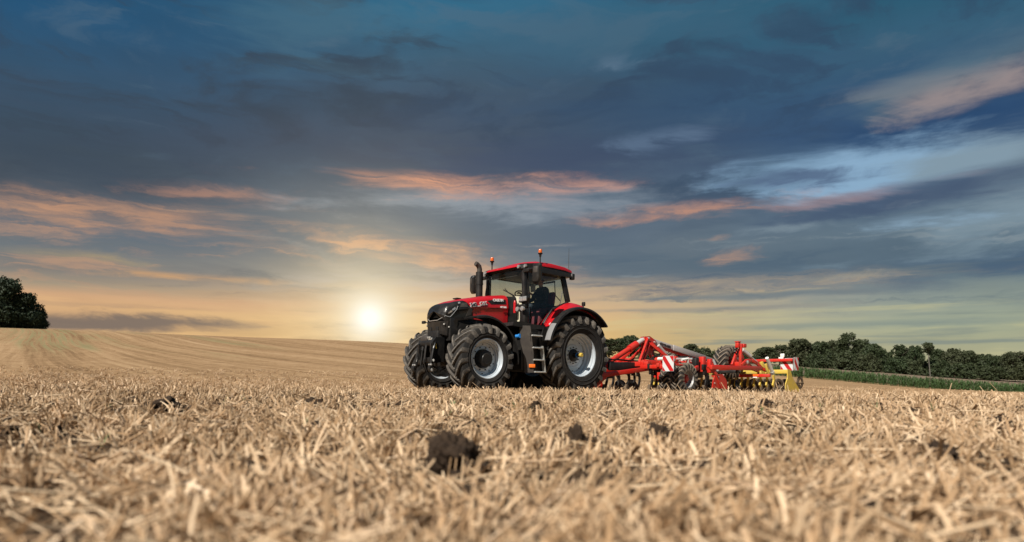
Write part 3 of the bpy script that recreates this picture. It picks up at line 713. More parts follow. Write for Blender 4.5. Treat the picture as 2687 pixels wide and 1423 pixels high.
b = B(); b.prism([(.80, .62), (1.52, .52), (1.80, .56), (1.84, 1.42), (1.62, 1.58), (.95, 1.50)], -.98, -.42); obj('battery_box', b, 'black', T, 25)
b = B(); b.loft([[(1.86, .95, 1.62), (1.66, 1.12, 1.62), (1.62, 1.06, 1.62), (1.82, .90, 1.62)], [(1.84, .98, 1.20), (1.60, 1.14, 1.20), (1.57, 1.08, 1.20), (1.80, .93, 1.20)],
                 [(1.76, 1.0, .95), (1.56, 1.14, .95), (1.53, 1.08, .95), (1.72, .95, .95)], [(1.72, 1.0, .50), (1.55, 1.14, .50), (1.52, 1.08, .50), (1.68, .95, .50)]])
obj('side_cover', b, 'panel', T)
b = B(); b.box((1.60, 1.135, .66), (.15, .03, .085), Matrix.Rotation(rad(-35), 3, 'Z'), .008); obj('side_marker_light', b, 'amber', T)
b = B(); b.tube([(1.86, .86, 1.37), (1.86, .98, 1.37)], [.055, .05], 14); obj('filler_cap', b, 'blue', T)
b = B(); b.tube([(1.95, .78, 1.30), (1.92, .86, 1.1), (1.80, .93, .95)], .018, 8).tube([(2.0, .7, 1.4), (1.98, .84, 1.28), (1.9, .9, 1.05)], .014, 8).tube([(1.72, .6, 1.62), (1.9, .62, 1.5), (1.95, .5, 1.2)], .02, 8)
obj('hose', b, 'black', T)
# steps
for k, zz in enumerate((1.385, 1.095, .805, .515)):
    x0, x1 = 1.635 - .034 * k, 1.31 - .046 * k; b = B()
    b.box(((x0 + x1) / 2, 1.10, zz), (x0 - x1, .17, .028), bev=.006)
    for j in range(5): b.box((x1 + (x0 - x1) * (j + .5) / 5, 1.10, zz + .018), (.035, .15, .010))
    obj('step', b, 'steel', T)
b = B(); b.slab([(1.29, 1.05, 1.15), (1.17, 1.05, .50), (1.15, 1.05, .50), (1.25, 1.05, 1.15)], (0, .10, 0)); obj('step_rail', b, 'steel', T)
b = B(); b.slab([(1.66, 1.02, 1.45), (1.54, 1.02, .5), (1.52, 1.02, .5), (1.63, 1.02, 1.45)], (0, .10, 0)).slab([(1.31, 1.0, 1.5), (1.19, 1.0, .5), (1.165, 1.0, .5), (1.27, 1.0, 1.5)], (0, .04, 0)); obj('step_bracket', b, 'black', T)
b = B(); b.prism([(2.12, 1.60), (2.08, 1.69), (1.80, 1.72), (1.50, 1.68), (1.05, 1.66), (1.05, 1.58), (1.5, 1.55)], .45, 1.0); obj('platform', b, 'black', T)

# --- bonnet
def hw(X): return float(np.interp(X, [1.8, 2.9, 3.2, 3.42, 3.60, 3.75, 3.85], [.485, .475, .46, .43, .38, .28, .14]))
def htop(X): return float(np.interp(X, [1.8, 2.4, 2.95, 3.3, 3.48, 3.8], [2.43, 2.345, 2.235, 2.145, 2.07, 1.9]))
def hbot(X): return float(np.interp(X, [1.8, 2.9, 3.3, 3.8], [1.70, 1.72, 1.66, 1.60]))
SEC = [(.955, 0), (.965, .15), (.97, .32), (.985, .42), (1.02, .52), (1.005, .62), (.975, .74), (.93, .84), (.84, .91), (.66, .965), (.36, .993), (0, 1.0)]
def hp(X, t, off=0.0):
    i = min(int(t), len(SEC) - 2); f = t - i; fy = SEC[i][0] * (1 - f) + SEC[i + 1][0] * f; fz = SEC[i][1] * (1 - f) + SEC[i + 1][1] * f
    return Vector((X, fy * hw(X) + off * (1 if t < 7 else .4), hbot(X) + fz * (htop(X) - hbot(X)) + off * (0 if t < 6 else 1)))
NT = len(SEC) - 1
def xb(t): return float(np.interp(t, [0, 4, 6.5, 8, 9, 11], [2.85, 2.95, 3.06, 3.14, 3.42, 3.50]))
def xf(t): return float(np.interp(t, [0, 2, 5, 8, 9, 10, 11], [3.58, 3.60, 3.57, 3.52, 3.52, 3.52, 3.52]))
TS = list(np.linspace(0, NT, 45))
def fullring(fn): 
    l = [fn(t) for t in TS]; return l + [Vector((p.x, -p.y, p.z)) for p in l[-2::-1]]
b = B(); b.loft([fullring(lambda t: hp(1.83 + (xb(t) - 1.83) * k / 18, t)) for k in range(19)], closed=False, caps=False)
hood = obj('bonnet', b, 'red', T, 40)
b = B(); rings = [fullring(lambda t: hp(xb(t) + .004 + (xf(t) - xb(t)) * k / 10, t, .003 if k else -.01)) for k in range(11)]
last = rings[-1]; cen = sum(last, Vector()) / len(last)
for sc, fw in ((.92, .03), (.72, .055), (.35, .075), (.02, .08)):
    rings.append([Vector((p.x + fw, p.y * sc, cen.z + (p.z - cen.z) * (sc * .96 + .04))) for p in last])
b.loft(rings, closed=False, caps=False); nose = obj('nose_cowl', b, 'gloss', T, 30)
b = B(); b.loft([[(1.80, y, z) for y, z in ((.46, 1.68), (.47, 2.2), (.40, 2.36), (0, 2.42), (-.40, 2.36), (-.47, 2.2), (-.46, 1.68))], [(1.55, y, z) for y, z in ((.52, 1.6), (.52, 2.2), (.44, 2.38), (0, 2.44), (-.44, 2.38), (-.52, 2.2), (-.52, 1.6))]]); obj('bulkhead', b, 'black', T)
def patch(name, pts, m, off, parent, thick=.006):     # pts: (x, t) on the bonnet surface, left side
    b = B(); o = [hp(x, t, off) for x, t in pts]; i = [hp(x, t, off - thick) for x, t in pts]
    b.loft([i, o]); return obj(name, b, m, parent, 0)
# recess strip behind the maker's lettering, side vents, creases
patch('badge_recess', [(2.46, 6.3), (2.40, 5.6), (2.36, 5.15), (1.90, 5.2), (1.90, 6.5), (2.30, 6.6)], 'black', .006, hood)
patch('side_vent', [(2.55, 3.3), (2.30, 3.75), (2.05, 4.05), (2.1, 3.75), (2.35, 3.45)], 'black', .007, hood)
patch('stripe', [(2.93, 4.35), (2.52, 4.95), (2.52, 5.08), (2.94, 4.52)], 'letter_w', .012, hood)
patch('stripe', [(2.90, 4.2), (2.62, 4.62), (2.62, 4.72), (2.91, 4.3)], 'letter_w', .012, hood)
def surf_text(s, X0, Z0, size, m, tilt, sx=1.0, off=0.004, shear=0.0, ybump=.0):
    Y = .5
    for t in np.linspace(2, 9, 200):
        p = hp(X0, t)
        if p.z >= Z0: Y = p.y; break
    text(s, hood, 'lettering', m, (X0, Y + .022 + ybump, Z0), size, tilt, (-1, .012, 0), (0, -.10, 1), .003, off, 'LEFT', shear, sx)
surf_text('340', 2.985, 2.0, .125, 'letter_w', rad(11), 1.02, .0085)
surf_text('340', 2.975, 2.003, .118, 'letter_k', rad(11), 1.02, .002, 0, .006)
surf_text('CVX', 2.705, 2.065, .105, 'letter_w', rad(9), .95, .0085)
surf_text('CVX', 2.697, 2.069, .095, 'letter_k', rad(9), .95, -.001, 0, .006)
surf_text('CASE IH', 2.315, 2.195, .088, 'letter_w', rad(4), 1.02, .0035, .1, .006)
surf_text('OPTUM', 2.10, 2.055, .058, 'letter_w', rad(2), .95, .002, 0, .004)
b = B(); b.box((3.02, 0, 2.232), (.14, .18, .03), bev=.012); obj('bonnet_vent', b, 'black', hood)
# headlights, chrome line, nose grille detail
for sg in (1, -1):
    def mir(o):
        if sg < 0: o.scale.y = -1
        return o
    hl = mir(patch('headlight', [(3.585, 2.6), (3.600, 3.6), (3.485, 5.2), (3.345, 6.3), (3.325, 5.2), (3.445, 3.0)], 'gloss', .012, nose))
    mir(patch('lamp', [(3.545, 2.9), (3.555, 3.8), (3.485, 4.6), (3.455, 3.6)], 'lens', .02, nose)); mir(patch('lamp', [(3.455, 4.0), (3.465, 4.9), (3.385, 5.6), (3.375, 4.6)], 'lens', .02, nose))
    b = B(); b.tube([Vector((3.685, 0, 1.655)), Vector((3.675, .16, 1.655)), hp(3.60, 2.2, .014), hp(3.55, 1.6, .014), hp(3.49, 1.4, .014), hp(3.43, 2.3, .012), hp(3.35, 4.2, .012), hp(3.31, 5.6, .012)], .011, 6); mir(obj('chrome_line', b, 'lens', nose))
    mir(patch('nose_side_vent', [(3.245, 5.0), (3.225, 6.6), (3.065, 6.2), (3.045, 4.6)], 'panel', .01, nose)); mir(patch('nose_lamp', [(3.285, 6.4), (3.285, 7.2), (3.235, 7.2), (3.235, 6.4)], 'lens', .013, nose))
    mir(patch('nose_side_panel', [(3.025, 2.6), (3.005, 4.6), (2.885, 3.4), (2.95, 1.4), (3.085, 1.0)], 'panel', .008, nose))
b = B()
for k in range(9): b.box((3.555 + .017 * (8 - k) ** .8 * .35, 0, 1.74 + .026 * k), (.02, .46 - .018 * k, .008))
obj('grille_bars', b, 'dark', nose)
text('CASE IH', nose, 'lettering', 'steel', (3.565, -.10, 1.985), .05, 0, (0, 1, 0), (-.35, 0, 1), .002, .001)
b = B(); b.box((2.62, 0, 1.46), (1.75, .84, .56), bev=.03); obj('engine_side', b, 'black', T)
# bumper block below the nose
b = B(); b.loft([[(3.30, .40, 1.28), (3.30, .44, 1.66), (3.30, -.44, 1.66), (3.30, -.40, 1.28)], [(3.54, .36, 1.30), (3.54, .40, 1.64), (3.54, -.40, 1.64), (3.54, -.36, 1.30)], [(3.66, .24, 1.34), (3.67, .28, 1.63), (3.67, -.28, 1.63), (3.66, -.24, 1.34)]]); bp = obj('front_bumper', b, 'gloss', T, 20)
for sg in (1, -1):
    b = B(); b.box((3.668, .14 * sg, 1.45), (.03, .12, .12), bev=.01); obj('bumper_recess', b, 'dark', bp)
    b = B(); b.tube([(3.60, .35 * sg, 1.56), (3.63, .36 * sg, 1.56)], .02, 10); obj('bumper_bolt', b, 'steel', bp); b = B(); b.tube([(3.50, .385 * sg, 1.5), (3.52, .40 * sg, 1.5)], .016, 10); obj('bumper_bolt', b, 'steel', bp)
b = B(); b.tube([(3.5, -.30, 1.645), (3.62, -.44, 1.648)], .014, 8).box((3.64, -.47, 1.65), (.05, .13, .07), bev=.015); obj('side_lamp', b, 'black', T)
# --- front linkage
b = B()
for sg in (1, -1):
    b.prism([(3.55, .70), (3.55, 1.26), (3.92, 1.26), (4.16, 1.10), (4.16, .92), (4.0, .66)], .30 * sg - .03, .30 * sg + .03)
b.box((3.72, 0, 1.1), (.2, .56, .3), bev=.04).tube([(4.04, -.36, 1.12), (4.04, .36, 1.12)], .07, 14).box((3.9, 0, .74), (.25, .58, .12), bev=.03)
lk = obj('front_linkage', b, 'black', T); lk.scale = (.60, .85, 1); lk.location.x = 3.55 * .40
for sg in (1, -1):
    b = B(); b.beam((4.06, .36 * sg, .98), (4.22, .40 * sg, .56), .07, .14, .02); b.lathe([(.03, -.05), (.075, -.05), (.075, .05), (.03, .05)], (4.24, .40 * sg, .53), 18); obj('lower_arm', b, 'black', lk)
    b = B(); b.tube([(3.98, .2 * sg, 1.18), (4.05, .22 * sg, .95)], .055, 12).tube([(4.05, .22 * sg, .95), (4.1, .24 * sg, .62)], .028, 10); obj('lift_cylinder', b, 'black', lk)
    b = B(); b.tube([(4.25, .33 * sg, .62), (4.25, .47 * sg, .62)], .022, 10); obj('link_pin', b, 'steel', lk); b = B(); b.tube([(4.24, .46 * sg, .50), (4.24, .49 * sg, .50)], .035, 12); obj('link_pin', b, 'steel', lk); b = B(); b.tube([(4.14, .42 * sg, .72), (4.16, .46 * sg, .72)], .03, 10); obj('link_pin', b, 'steel', lk)
    b = B(); b.tube([(4.0, .34 * sg, 1.14), (4.12, .36 * sg, .9), (4.18, .37 * sg, .7)], [.02, .016, .02], 8); obj('lift_rod', b, 'steel', lk)
b = B(); b.tube([(4.05, 0, 1.16), (4.10, 0, .98), (4.14, 0, .74)], [.05, .04, .035], 12).box((4.15, 0, .70), (.08, .07, .12), bev=.02); obj('top_link', b, 'black', lk)
b = B(); b.lathe([(.001, -.16), (.07, -.16), (.10, -.10), (.10, .10), (.07, .16), (.001, .16)], (3.98, -.16, 1.22), 20); obj('linkage_housing', b, 'panel', lk)
b = B(); b.box((3.98, .10, 1.22), (.08, .18, .05), bev=.01).tube([(4.02, .06, 1.25), (4.06, .06, 1.25)], .025, 8).tube([(4.02, .14, 1.25), (4.06, .14, 1.25)], .025, 8); obj('hydraulic_coupling', b, 'steel', lk); b = B(); b.tube([(4.04, -.06, 1.06), (4.04, -.06, .92)], .02, 8); obj('lift_pin', b, 'steel', lk)
b = B(); b.box((3.95, .335, 1.05), (.03, .012, .10)).box((3.93, .34, 1.05), (.012, .012, .12)); obj('warning_label', b, 'yellow', lk)
# --- mudguards over the front wheels
for sg in (1, -1):
    c = (2.99, .63 * sg, .775); y0, y1 = (0, .52 * sg)
    b = B(); b.arch(c, [(.955, y0), (.985, y0), (.99, y1 * .9), (.965, y1), (.925, y1), (.93, y1 * .93), (.96, y1 * .85)], rad(74 if sg > 0 else 84), rad(186), 34); obj('front_mudguard', b, 'black', T)
    b = B(); b.tube([(2.9, .55 * sg, 1.1), (2.7, .8 * sg, 1.55), (2.75, .9 * sg, 1.72)], .03, 8); obj('mudguard_bracket', b, 'dark', T)
# --- rear mudguards
RA = [20, 36, 50, 62, 75, 89, 105, 120, 140]; RI = [1.14, 1.165, 1.205, 1.255, 1.32, 1.375, 1.36, 1.29, 1.20]
for sg in (1, -1):
    def rf(r, y, a):
        ri = float(np.interp(math.degrees(a), RA, RI)); return ri + (1.205 - ri) * (r - 1) if r >= 1 else 1.15
    yy = lambda v: (v - .70) * sg
    b = B(); b.arch((0, .70 * sg, .99), [(1.0, yy(.66)), (1.06, yy(.80)), (1.25, yy(.93)), (1.6, yy(1.05)), (2.0, yy(1.115)), (.5, yy(1.115)), (.5, yy(.66))], rad(35), rad(122), 30, rf); rm = obj('rear_mudguard', b, 'red', T, 40)
    b = B(); b.arch((0, .70 * sg, .99), [(1.17, yy(1.05)), (1.212, yy(1.09)), (1.218, yy(1.20)), (1.200, yy(1.285)), (1.155, yy(1.30)), (1.15, yy(1.28)), (1.16, yy(1.1))], rad(14), rad(139), 40, None); obj('mudguard_lip', b, 'black', T)
    b = B(); b.arch((0, .70 * sg, .99), [(1.12, yy(.52)), (1.14, yy(.52)), (1.14, yy(1.1)), (1.12, yy(1.1))], rad(16), rad(150), 30); obj('wheel_arch_liner', b, 'black', T)
    b = B(); b.arch((0, .70 * sg, .99), [(.30, yy(.50)), (1.135, yy(.50)), (1.135, yy(.52)), (.30, yy(.52))], rad(16), rad(150), 24); obj('wheel_arch_wall', b, 'black', T)
    b = B(); b.arch((0, .70 * sg, .99), [(1.222, yy(1.12)), (1.226, yy(1.2)), (1.206, yy(1.292)), (1.20, yy(1.29)), (1.215, yy(1.2)), (1.212, yy(1.12))], rad(15), rad(37), 8); obj('mudguard_lip_lit', b, 'lip_lit', T)  # strip laid over the black lip, its light front end put into the colour
    b = B(); b.prism([(1.14, 1.62), (1.02, 1.62), (.9, 1.46), (.98, 1.30), (1.22, 1.28)], .70 * sg, 1.02 * sg); obj('mudguard_foot', b, 'black', T)
    b = B(); b.tube([(-.17, 1.08 * sg, 2.13), (-.19, 1.08 * sg, 2.26)], .012, 8).box((-.19, 1.08 * sg, 2.31), (.06, .10, .11), bev=.02); obj('rear_work_lamp', b, 'black', T)
    if sg > 0:
        b = B(); b.box((.95, 1.045, 1.72), (.03, .012, .07), Matrix.Rotation(rad(-48), 3, 'Y')).box((.885, 1.075, 1.73), (.025, .012, .04), Matrix.Rotation(rad(-48), 3, 'Y')); obj('sticker', b, 'letter_w', rm)

# ------------------------------------------------------------------ cab
cab = part('cab', T)
def quadpane(name, pts, parent, th=.006):
    n = (Vector(pts[1]) - Vector(pts[0])).cross(Vector(pts[2]) - Vector(pts[0])).normalized() * th
    b = B(); b.slab(pts, n); return obj(name, b, 'glass', parent, 0)
def pl(p, q, w, h, name='pillar', m='black', up=(0, 0, 1)): b = B(); b.beam(p, q, w, h, .015, up); return obj(name, b, m, cab)
YB, YT = .74, .70
for sg in (1, -1):
    pl((1.50, YB * sg, 1.62), (1.52, YT * sg, 3.06), .10, .10, up=(1, 0, 0))
    pl((.06, .76 * sg, 2.36), (.22, YT * sg, 3.08), .09, .13, up=(1, 0, 0))
    b = B(); b.tube([(.08, .775 * sg, 2.36), (.60, .775 * sg, 2.14), (.90, .775 * sg, 1.80), (1.02, .775 * sg, 1.60)], .032, 8); obj('door_sill', b, 'black', cab)
    b = B(); b.tube([(1.42, .765 * sg, 1.64), (1.43, .735 * sg, 2.95), (1.36, .73 * sg, 3.0), (.34, .73 * sg, 3.0), (.27, .74 * sg, 2.94), (.14, .772 * sg, 2.42)], .020, 8); obj('door_frame', b, 'black', cab)
    quadpane('window', [(1.44, .752 * sg, 1.66), (1.02, .772 * sg, 1.63), (.88, .772 * sg, 1.84), (.58, .772 * sg, 2.17), (.12, .772 * sg, 2.40), (.25, .715 * sg, 3.04), (1.46, .715 * sg, 3.04)], cab)
    b = B(); b.tube([(.42, .79 * sg, 2.24), (.40, .83 * sg, 2.30), (.30, .80 * sg, 2.62)], .010, 6); obj('door_handle', b, 'black', cab)
quadpane('windscreen', [(1.53, -.69, 1.72), (1.53, .69, 1.72), (1.55, .66, 3.04), (1.55, -.66, 3.04)], cab)
quadpane('rear_window', [(.02, .70, 2.30), (.02, -.70, 2.30), (.18, -.66, 3.04), (.18, .66, 3.04)], cab)
b = B(); b.box((.80, 0, 1.66), (1.5, 1.36, .12), bev=.03); obj('cab_floor', b, 'black', cab)
b = B(); b.box((.06, 0, 2.0), (.08, 1.4, .62), bev=.03); obj('rear_wall', b, 'black', cab)
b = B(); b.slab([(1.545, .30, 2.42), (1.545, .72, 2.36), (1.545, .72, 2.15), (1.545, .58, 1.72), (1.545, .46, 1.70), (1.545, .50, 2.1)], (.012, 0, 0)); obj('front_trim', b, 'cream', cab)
b = B(); b.prism([(.50, 1.72), (.62, 1.72), (.50, 2.08), (.26, 2.18), (.22, 2.1), (.38, 2.0)], .60, .69); obj('side_trim', b, 'cream', cab)
# roof: black band below, red shell above
def rsec(X, w, z0, z1, cr):
    l = [(w, z0), (w, z0 + (z1 - z0) * .5), (w * .97, z1), (w * .7, z1 + cr * .62), (w * .35, z1 + cr * .92), (0, z1 + cr)]
    l = [(X, y, z) for y, z in l]; return l + [(x, -y, z) for x, y, z in l[-2::-1]]
b = B(); b.loft([rsec(X, w, z0, z1, cr) for X, w, z0, z1, cr in ((-.06, .74, 3.14, 3.16, .04), (-.03, .80, 3.12, 3.19, .06), (.25, .84, 3.15, 3.235, .085), (.7, .85, 3.16, 3.26, .10), (1.05, .84, 3.16, 3.25, .095), (1.20, .82, 3.15, 3.235, .075), (1.27, .80, 3.145, 3.20, .045), (1.34, .78, 3.14, 3.185, .035), (1.52, .74, 3.125, 3.165, .03), (1.62, .68, 3.11, 3.145, .02), (1.66, .62, 3.10, 3.12, .01))]); roof = obj('roof', b, 'red', T, 40)
b = B(); b.loft([rsec(X, w, z0, z1, .0) for X, w, z0, z1 in ((-.05, .76, 3.02, 3.135), (-.01, .82, 3.0, 3.15), (.4, .845, 2.99, 3.17), (1.1, .85, 3.0, 3.175), (1.42, .82, 3.04, 3.15), (1.58, .70, 3.07, 3.125))]); obj('roof_band', b, 'black', roof, 30)
for sg in (1, -1):
    b = B(); b.loft([[(1.30, .66 * sg, 3.02), (1.30, .86 * sg, 3.03), (1.30, .87 * sg, 3.20), (1.30, .66 * sg, 3.22)], [(1.56, .62 * sg, 3.02), (1.54, .82 * sg, 3.03), (1.54, .82 * sg, 3.17), (1.56, .62 * sg, 3.18)], [(1.66, .60 * sg, 3.05), (1.60, .74 * sg, 3.05), (1.60, .74 * sg, 3.13), (1.66, .60 * sg, 3.13)]]); obj('roof_corner', b, 'black', roof, 20)
    for x, y, z, r in ((1.66, .66, 3.09, .040), (1.58, .81, 3.10, .038)):
        b = B(); b.disc(r, (x, y * sg, z), 16, 'x', .05); o = obj('work_light', b, 'lens', roof)
    b = B(); b.disc(.045, (-.07, .70 * sg, 3.07), 16, 'x', .04).disc(.045, (-.04, .82 * sg, 3.06), 16, 'y', .03); obj('work_light', b, 'lens', roof)
    b = B(); b.box((-.06, .78 * sg, 3.03), (.10, .12, .16), bev=.02); obj('lamp_bracket', b, 'black', roof)
# beacons, aerial
def beacon(x, y, z0, z1):
    p = part('beacon', roof)
    b = B(); b.tube([(x, y, z0), (x, y, z1 - .12)], .016, 10).lathe([(.001, z1 - .14), (.055, z1 - .125), (.06, z1 - .105), (.045, z1 - .095), (.001, z1 - .095)], (x, y, 0), 16, 'z'); 
    b.tube([(x, y, z1 - .20), (x, y, z1 - .14)], [.022, .035], 10); obj('beacon_post', b, 'black', roof)
    b = B(); b.lathe([(.046, z1 - .095), (.046, z1 - .03), (.038, z1 - .008), (.001, z1)], (x, y, 0), 18, 'z'); obj('beacon_lens', b, 'orange', roof); bpy.data.objects.remove(p)
beacon(1.12, .84, 3.10, 3.575); beacon(1.40, -.72, 3.16, 3.545)
b = B(); b.tube([(.10, .80, 3.20), (.09, .80, 3.26), (.085, .80, 3.75)], [.014, .008, .004], 6); obj('aerial', b, 'black', roof)
# mirrors
for sg, x, y, zc in ((1, 1.60, 1.26, 2.86), (-1, 1.60, -1.26, 2.86)):
    mr = part('mirror', cab)
    b = B(); b.tube([(1.53, .74 * sg, 2.98), (1.58, .95 * sg, 3.0), (x, y, zc + .14)], .028, 10).box((1.56, .86 * sg, 2.99), (.09, .22, .09), bev=.02); obj('mirror_arm', b, 'black', mr)
    rz = Matrix.Rotation(rad(14 * sg), 3, 'Z'); b = B()
    b.loft([[Vector((x, y, zc)) + rz @ Vector((dx, dy * sg, dz)) for dx, dy, dz in ((-.03 - e, -.10 + e, -.24 + e), (-.03 - e, .10 - e, -.19 + e), (-.03 - e, .11 - e, .23 - e), (-.03 - e, -.09 + e, .24 - e))] if False else
            [Vector((x, y, zc)) + rz @ Vector((X, dy * sg * k, dz * k)) for dy, dz in ((-.09, -.24), (.06, -.24), (.105, -.17), (.11, .20), (.08, .245), (-.08, .245), (-.11, .20), (-.11, -.2))] for X, k in ((-.05, .9), (-.05, 1.0), (.02, 1.0), (.06, .8), (.07, .4))])
    obj('mirror_shell', b, 'gloss', mr, 30)
    b = B(); b.box(Vector((x, y, zc)) + rz @ Vector((-.054, 0, .07)), (.006, .17, .27), rz, .003).box(Vector((x, y, zc)) + rz @ Vector((-.054, 0, -.155)), (.006, .14, .12), rz, .003); obj('mirror_glass', b, 'mirror', mr)
    b = B(); b.box(Vector((x, y, zc)) + rz @ Vector((.066, 0, .09)), (.012, .12, .15), rz, .006); obj('mirror_badge', b, 'panel', mr)
# exhaust stack on the far side of the bonnet
ex = part('exhaust', T)
b = B(); b.tube([(1.93, -.56, 2.1), (1.93, -.56, 2.74)], .088, 20).tube([(1.93, -.56, 2.74), (1.93, -.56, 2.79)], .098, 20).tube([(1.93, -.56, 2.79), (1.93, -.56, 3.07)], .094, 20); obj('silencer', b, 'black', ex)
b = B(); b.tube([(1.93, -.56, 3.04), (1.93, -.56, 3.14), (1.95, -.56, 3.21), (2.01, -.56, 3.26), (2.06, -.56, 3.275)], [.066, .066, .066, .062, .060], 14); obj('tailpipe', b, 'panel', ex)
b = B(); b.tube([(1.74, -.56, 2.42), (1.70, -.58, 2.62), (1.60, -.66, 2.82), (1.55, -.70, 2.86)], .012, 6); obj('hose', b, 'black', ex)
# lamps on the door pillar and handrail
pc = part('pillar_lamps', cab)
b = B(); b.loft([[(1.60, .70, 2.20), (1.60, 1.0, 2.20), (1.60, 1.04, 2.30), (1.60, .98, 2.36), (1.60, .72, 2.35)], [(1.70, .72, 2.21), (1.68, .99, 2.21), (1.68, 1.03, 2.30), (1.68, .97, 2.35), (1.70, .74, 2.34)]]); obj('lamp_housing', b, 'black', pc)
for y in (.80, .94):
    b = B(); b.box((1.70, y, 2.28), (.02, .125, .115), Matrix.Rotation(rad(5), 3, 'Z'), .02); obj('lamp', b, 'lens', pc)
for y in (.72, .90):
    b = B(); b.lathe([(.001, .02), (.055, .015), (.06, 0), (.05, -.05), (.001, -.06)], (1.74, y, 2.04), 18, 'x'); obj('lamp', b, 'lens', pc)
b = B(); b.tube([(1.56, .72, 1.62), (1.58, .76, 1.9), (1.60, .80, 2.2)], .05, 10).box((1.60, .72, 2.12), (.10, .34, .10), bev=.03).box((1.58, .80, 1.86), (.16, .20, .42), bev=.04).box((1.60, .78, 1.66), (.24, .3, .10), bev=.03); obj('lamp_post', b, 'black', pc)
b = B(); b.tube([(1.70, .58, 1.96), (1.70, .58, 2.22)], .035, 12).tube([(1.70, .58, 2.22), (1.70, .58, 2.28)], [.03, .015], 10); obj('fire_extinguisher', b, 'red', T)
b = B(); b.box((1.70, .58, 2.30), (.06, .05, .05), bev=.01); obj('extinguisher_valve', b, 'black', T)
b = B(); b.tube([(1.40, .80, 1.65), (1.38, .84, 1.85), (1.40, .80, 2.12)], .016, 8).tube([(1.02, .82, 1.62), (.98, .86, 1.75), (.70, .85, 2.12)], .014, 8); obj('handrail', b, 'black', T)
b = B(); b.tube([(1.60, .46, 2.38), (1.585, .20, 2.50), (1.58, .05, 2.62)], .012, 6).tube([(1.58, .40, 2.42), (1.575, -.02, 2.60)], .014, 6); obj('wiper', b, 'black', cab)
# inside the cab
b = B(); b.prism([(-.02 + .16, 2.24), (.60, 2.20), (.62, 2.10), (.16, 2.08)], -.27, .27); b.box((.36, 0, 1.92), (.34, .4, .36), bev=.04); seat = obj('seat', b, 'seat', cab)
b = B(); b.box((.06, 0, 2.44), (.13, .48, .50), Matrix.Rotation(rad(-9), 3, 'Y'), .05); obj('backrest', b, 'seat', seat)
b = B(); b.box((.44, -.36, 2.30), (.50, .13, .10), bev=.03).box((.44, .36, 2.27), (.42, .10, .07), bev=.03); obj('armrest', b, 'black', seat)
b = B(); b.box((1.16, 0, 1.98), (.16, .34, .66), Matrix.Rotation(rad(14), 3, 'Y'), .05).box((1.40, 0, 2.0), (.2, 1.1, .55), bev=.06).tube([(1.16, 0, 2.22), (1.0, 0, 2.50)], .04, 10); dash = obj('dashboard', b, 'black', cab)
b = B(); n = 24; R_ = .21
b.tube([Vector((1.0 + math.sin(rad(30)) * R_ * math.cos(2 * PI * k / n) * -1, R_ * math.sin(2 * PI * k / n), 2.52 + math.cos(rad(30)) * -R_ * math.cos(2 * PI * k / n) * .55)) for k in range(n + 1)], .016, 8, False)
b.beam((1.0, -.2, 2.52), (1.0, .2, 2.52), .03, .02); obj('steering_wheel', b, 'black', cab)
b = B(); b.box((.86, .30, 2.68), (.05, .13, .18), Matrix.Rotation(rad(20), 3, 'Z'), .015).tube([(.86, .30, 2.75), (.84, .32, 3.0)], .010, 6); obj('monitor', b, 'greyb', cab)
b = B(); b.box((1.48, -.1, 2.97), (.02, 1.0, .10), Matrix.Rotation(rad(12), 3, 'Y')).box((.14, -.1, 2.93), (.03, .9, .04)); obj('sun_visor', b, 'panel', cab)
b = B(); b.box((.85, 0, 3.0), (1.15, 1.2, .05), bev=.02); obj('headliner', b, 'panel', cab)
b = B(); b.tube([(.10, .30, 2.92), (.20, .42, 2.70), (.16, .40, 2.56), (.08, .5, 2.42)], .012, 6); obj('cable', b, 'black', cab)

# ------------------------------------------------------------------ driver
def skin_body(name, verts, edges, root, m, parent, lev=2):
    me = bpy.data.meshes.new(name); me.from_pydata([v[0] for v in verts], edges, [])
    o = bpy.data.objects.new(name, me); COL.objects.link(o); o.parent = parent
    o.modifiers.new('skin', 'SKIN'); ss = o.modifiers.new('sub', 'SUBSURF'); ss.levels = ss.render_levels = lev
    sk = me.skin_vertices[0].data if me.skin_vertices else None
    if sk is None:
        bm = bmesh.new(); bm.from_mesh(me); bm.verts.layers.skin.verify(); bm.to_mesh(me); bm.free(); sk = me.skin_vertices[0].data
    for i, v in enumerate(verts):
        r = v[1]; sk[i].radius = r if isinstance(r, tuple) else (r, r)
        sk[i].use_root = i == root
    me.materials.append(M[m]); return o
dr = thing('person', 'person in a dark jacket sitting at the wheel inside the tractor cab', 'person'); dr.matrix_world = T.matrix_world.copy()
V = [((.30, 0, 2.30), (.15, .17)), ((.27, 0, 2.48), (.13, .17)), ((.26, 0, 2.66), (.12, .19)), ((.28, 0, 2.75), (.08, .12)), ((.30, 0, 2.80), .055), ((.32, 0, 2.845), .055), ((.335, 0, 2.92), (.088, .075)), ((.335, 0, 2.985), (.092, .078)), ((.325, 0, 3.03), (.06, .055))]
E = [(i, i + 1) for i in range(8)]
def add(p, r, par): V.append((p, r)); E.append((par, len(V) - 1)); return len(V) - 1
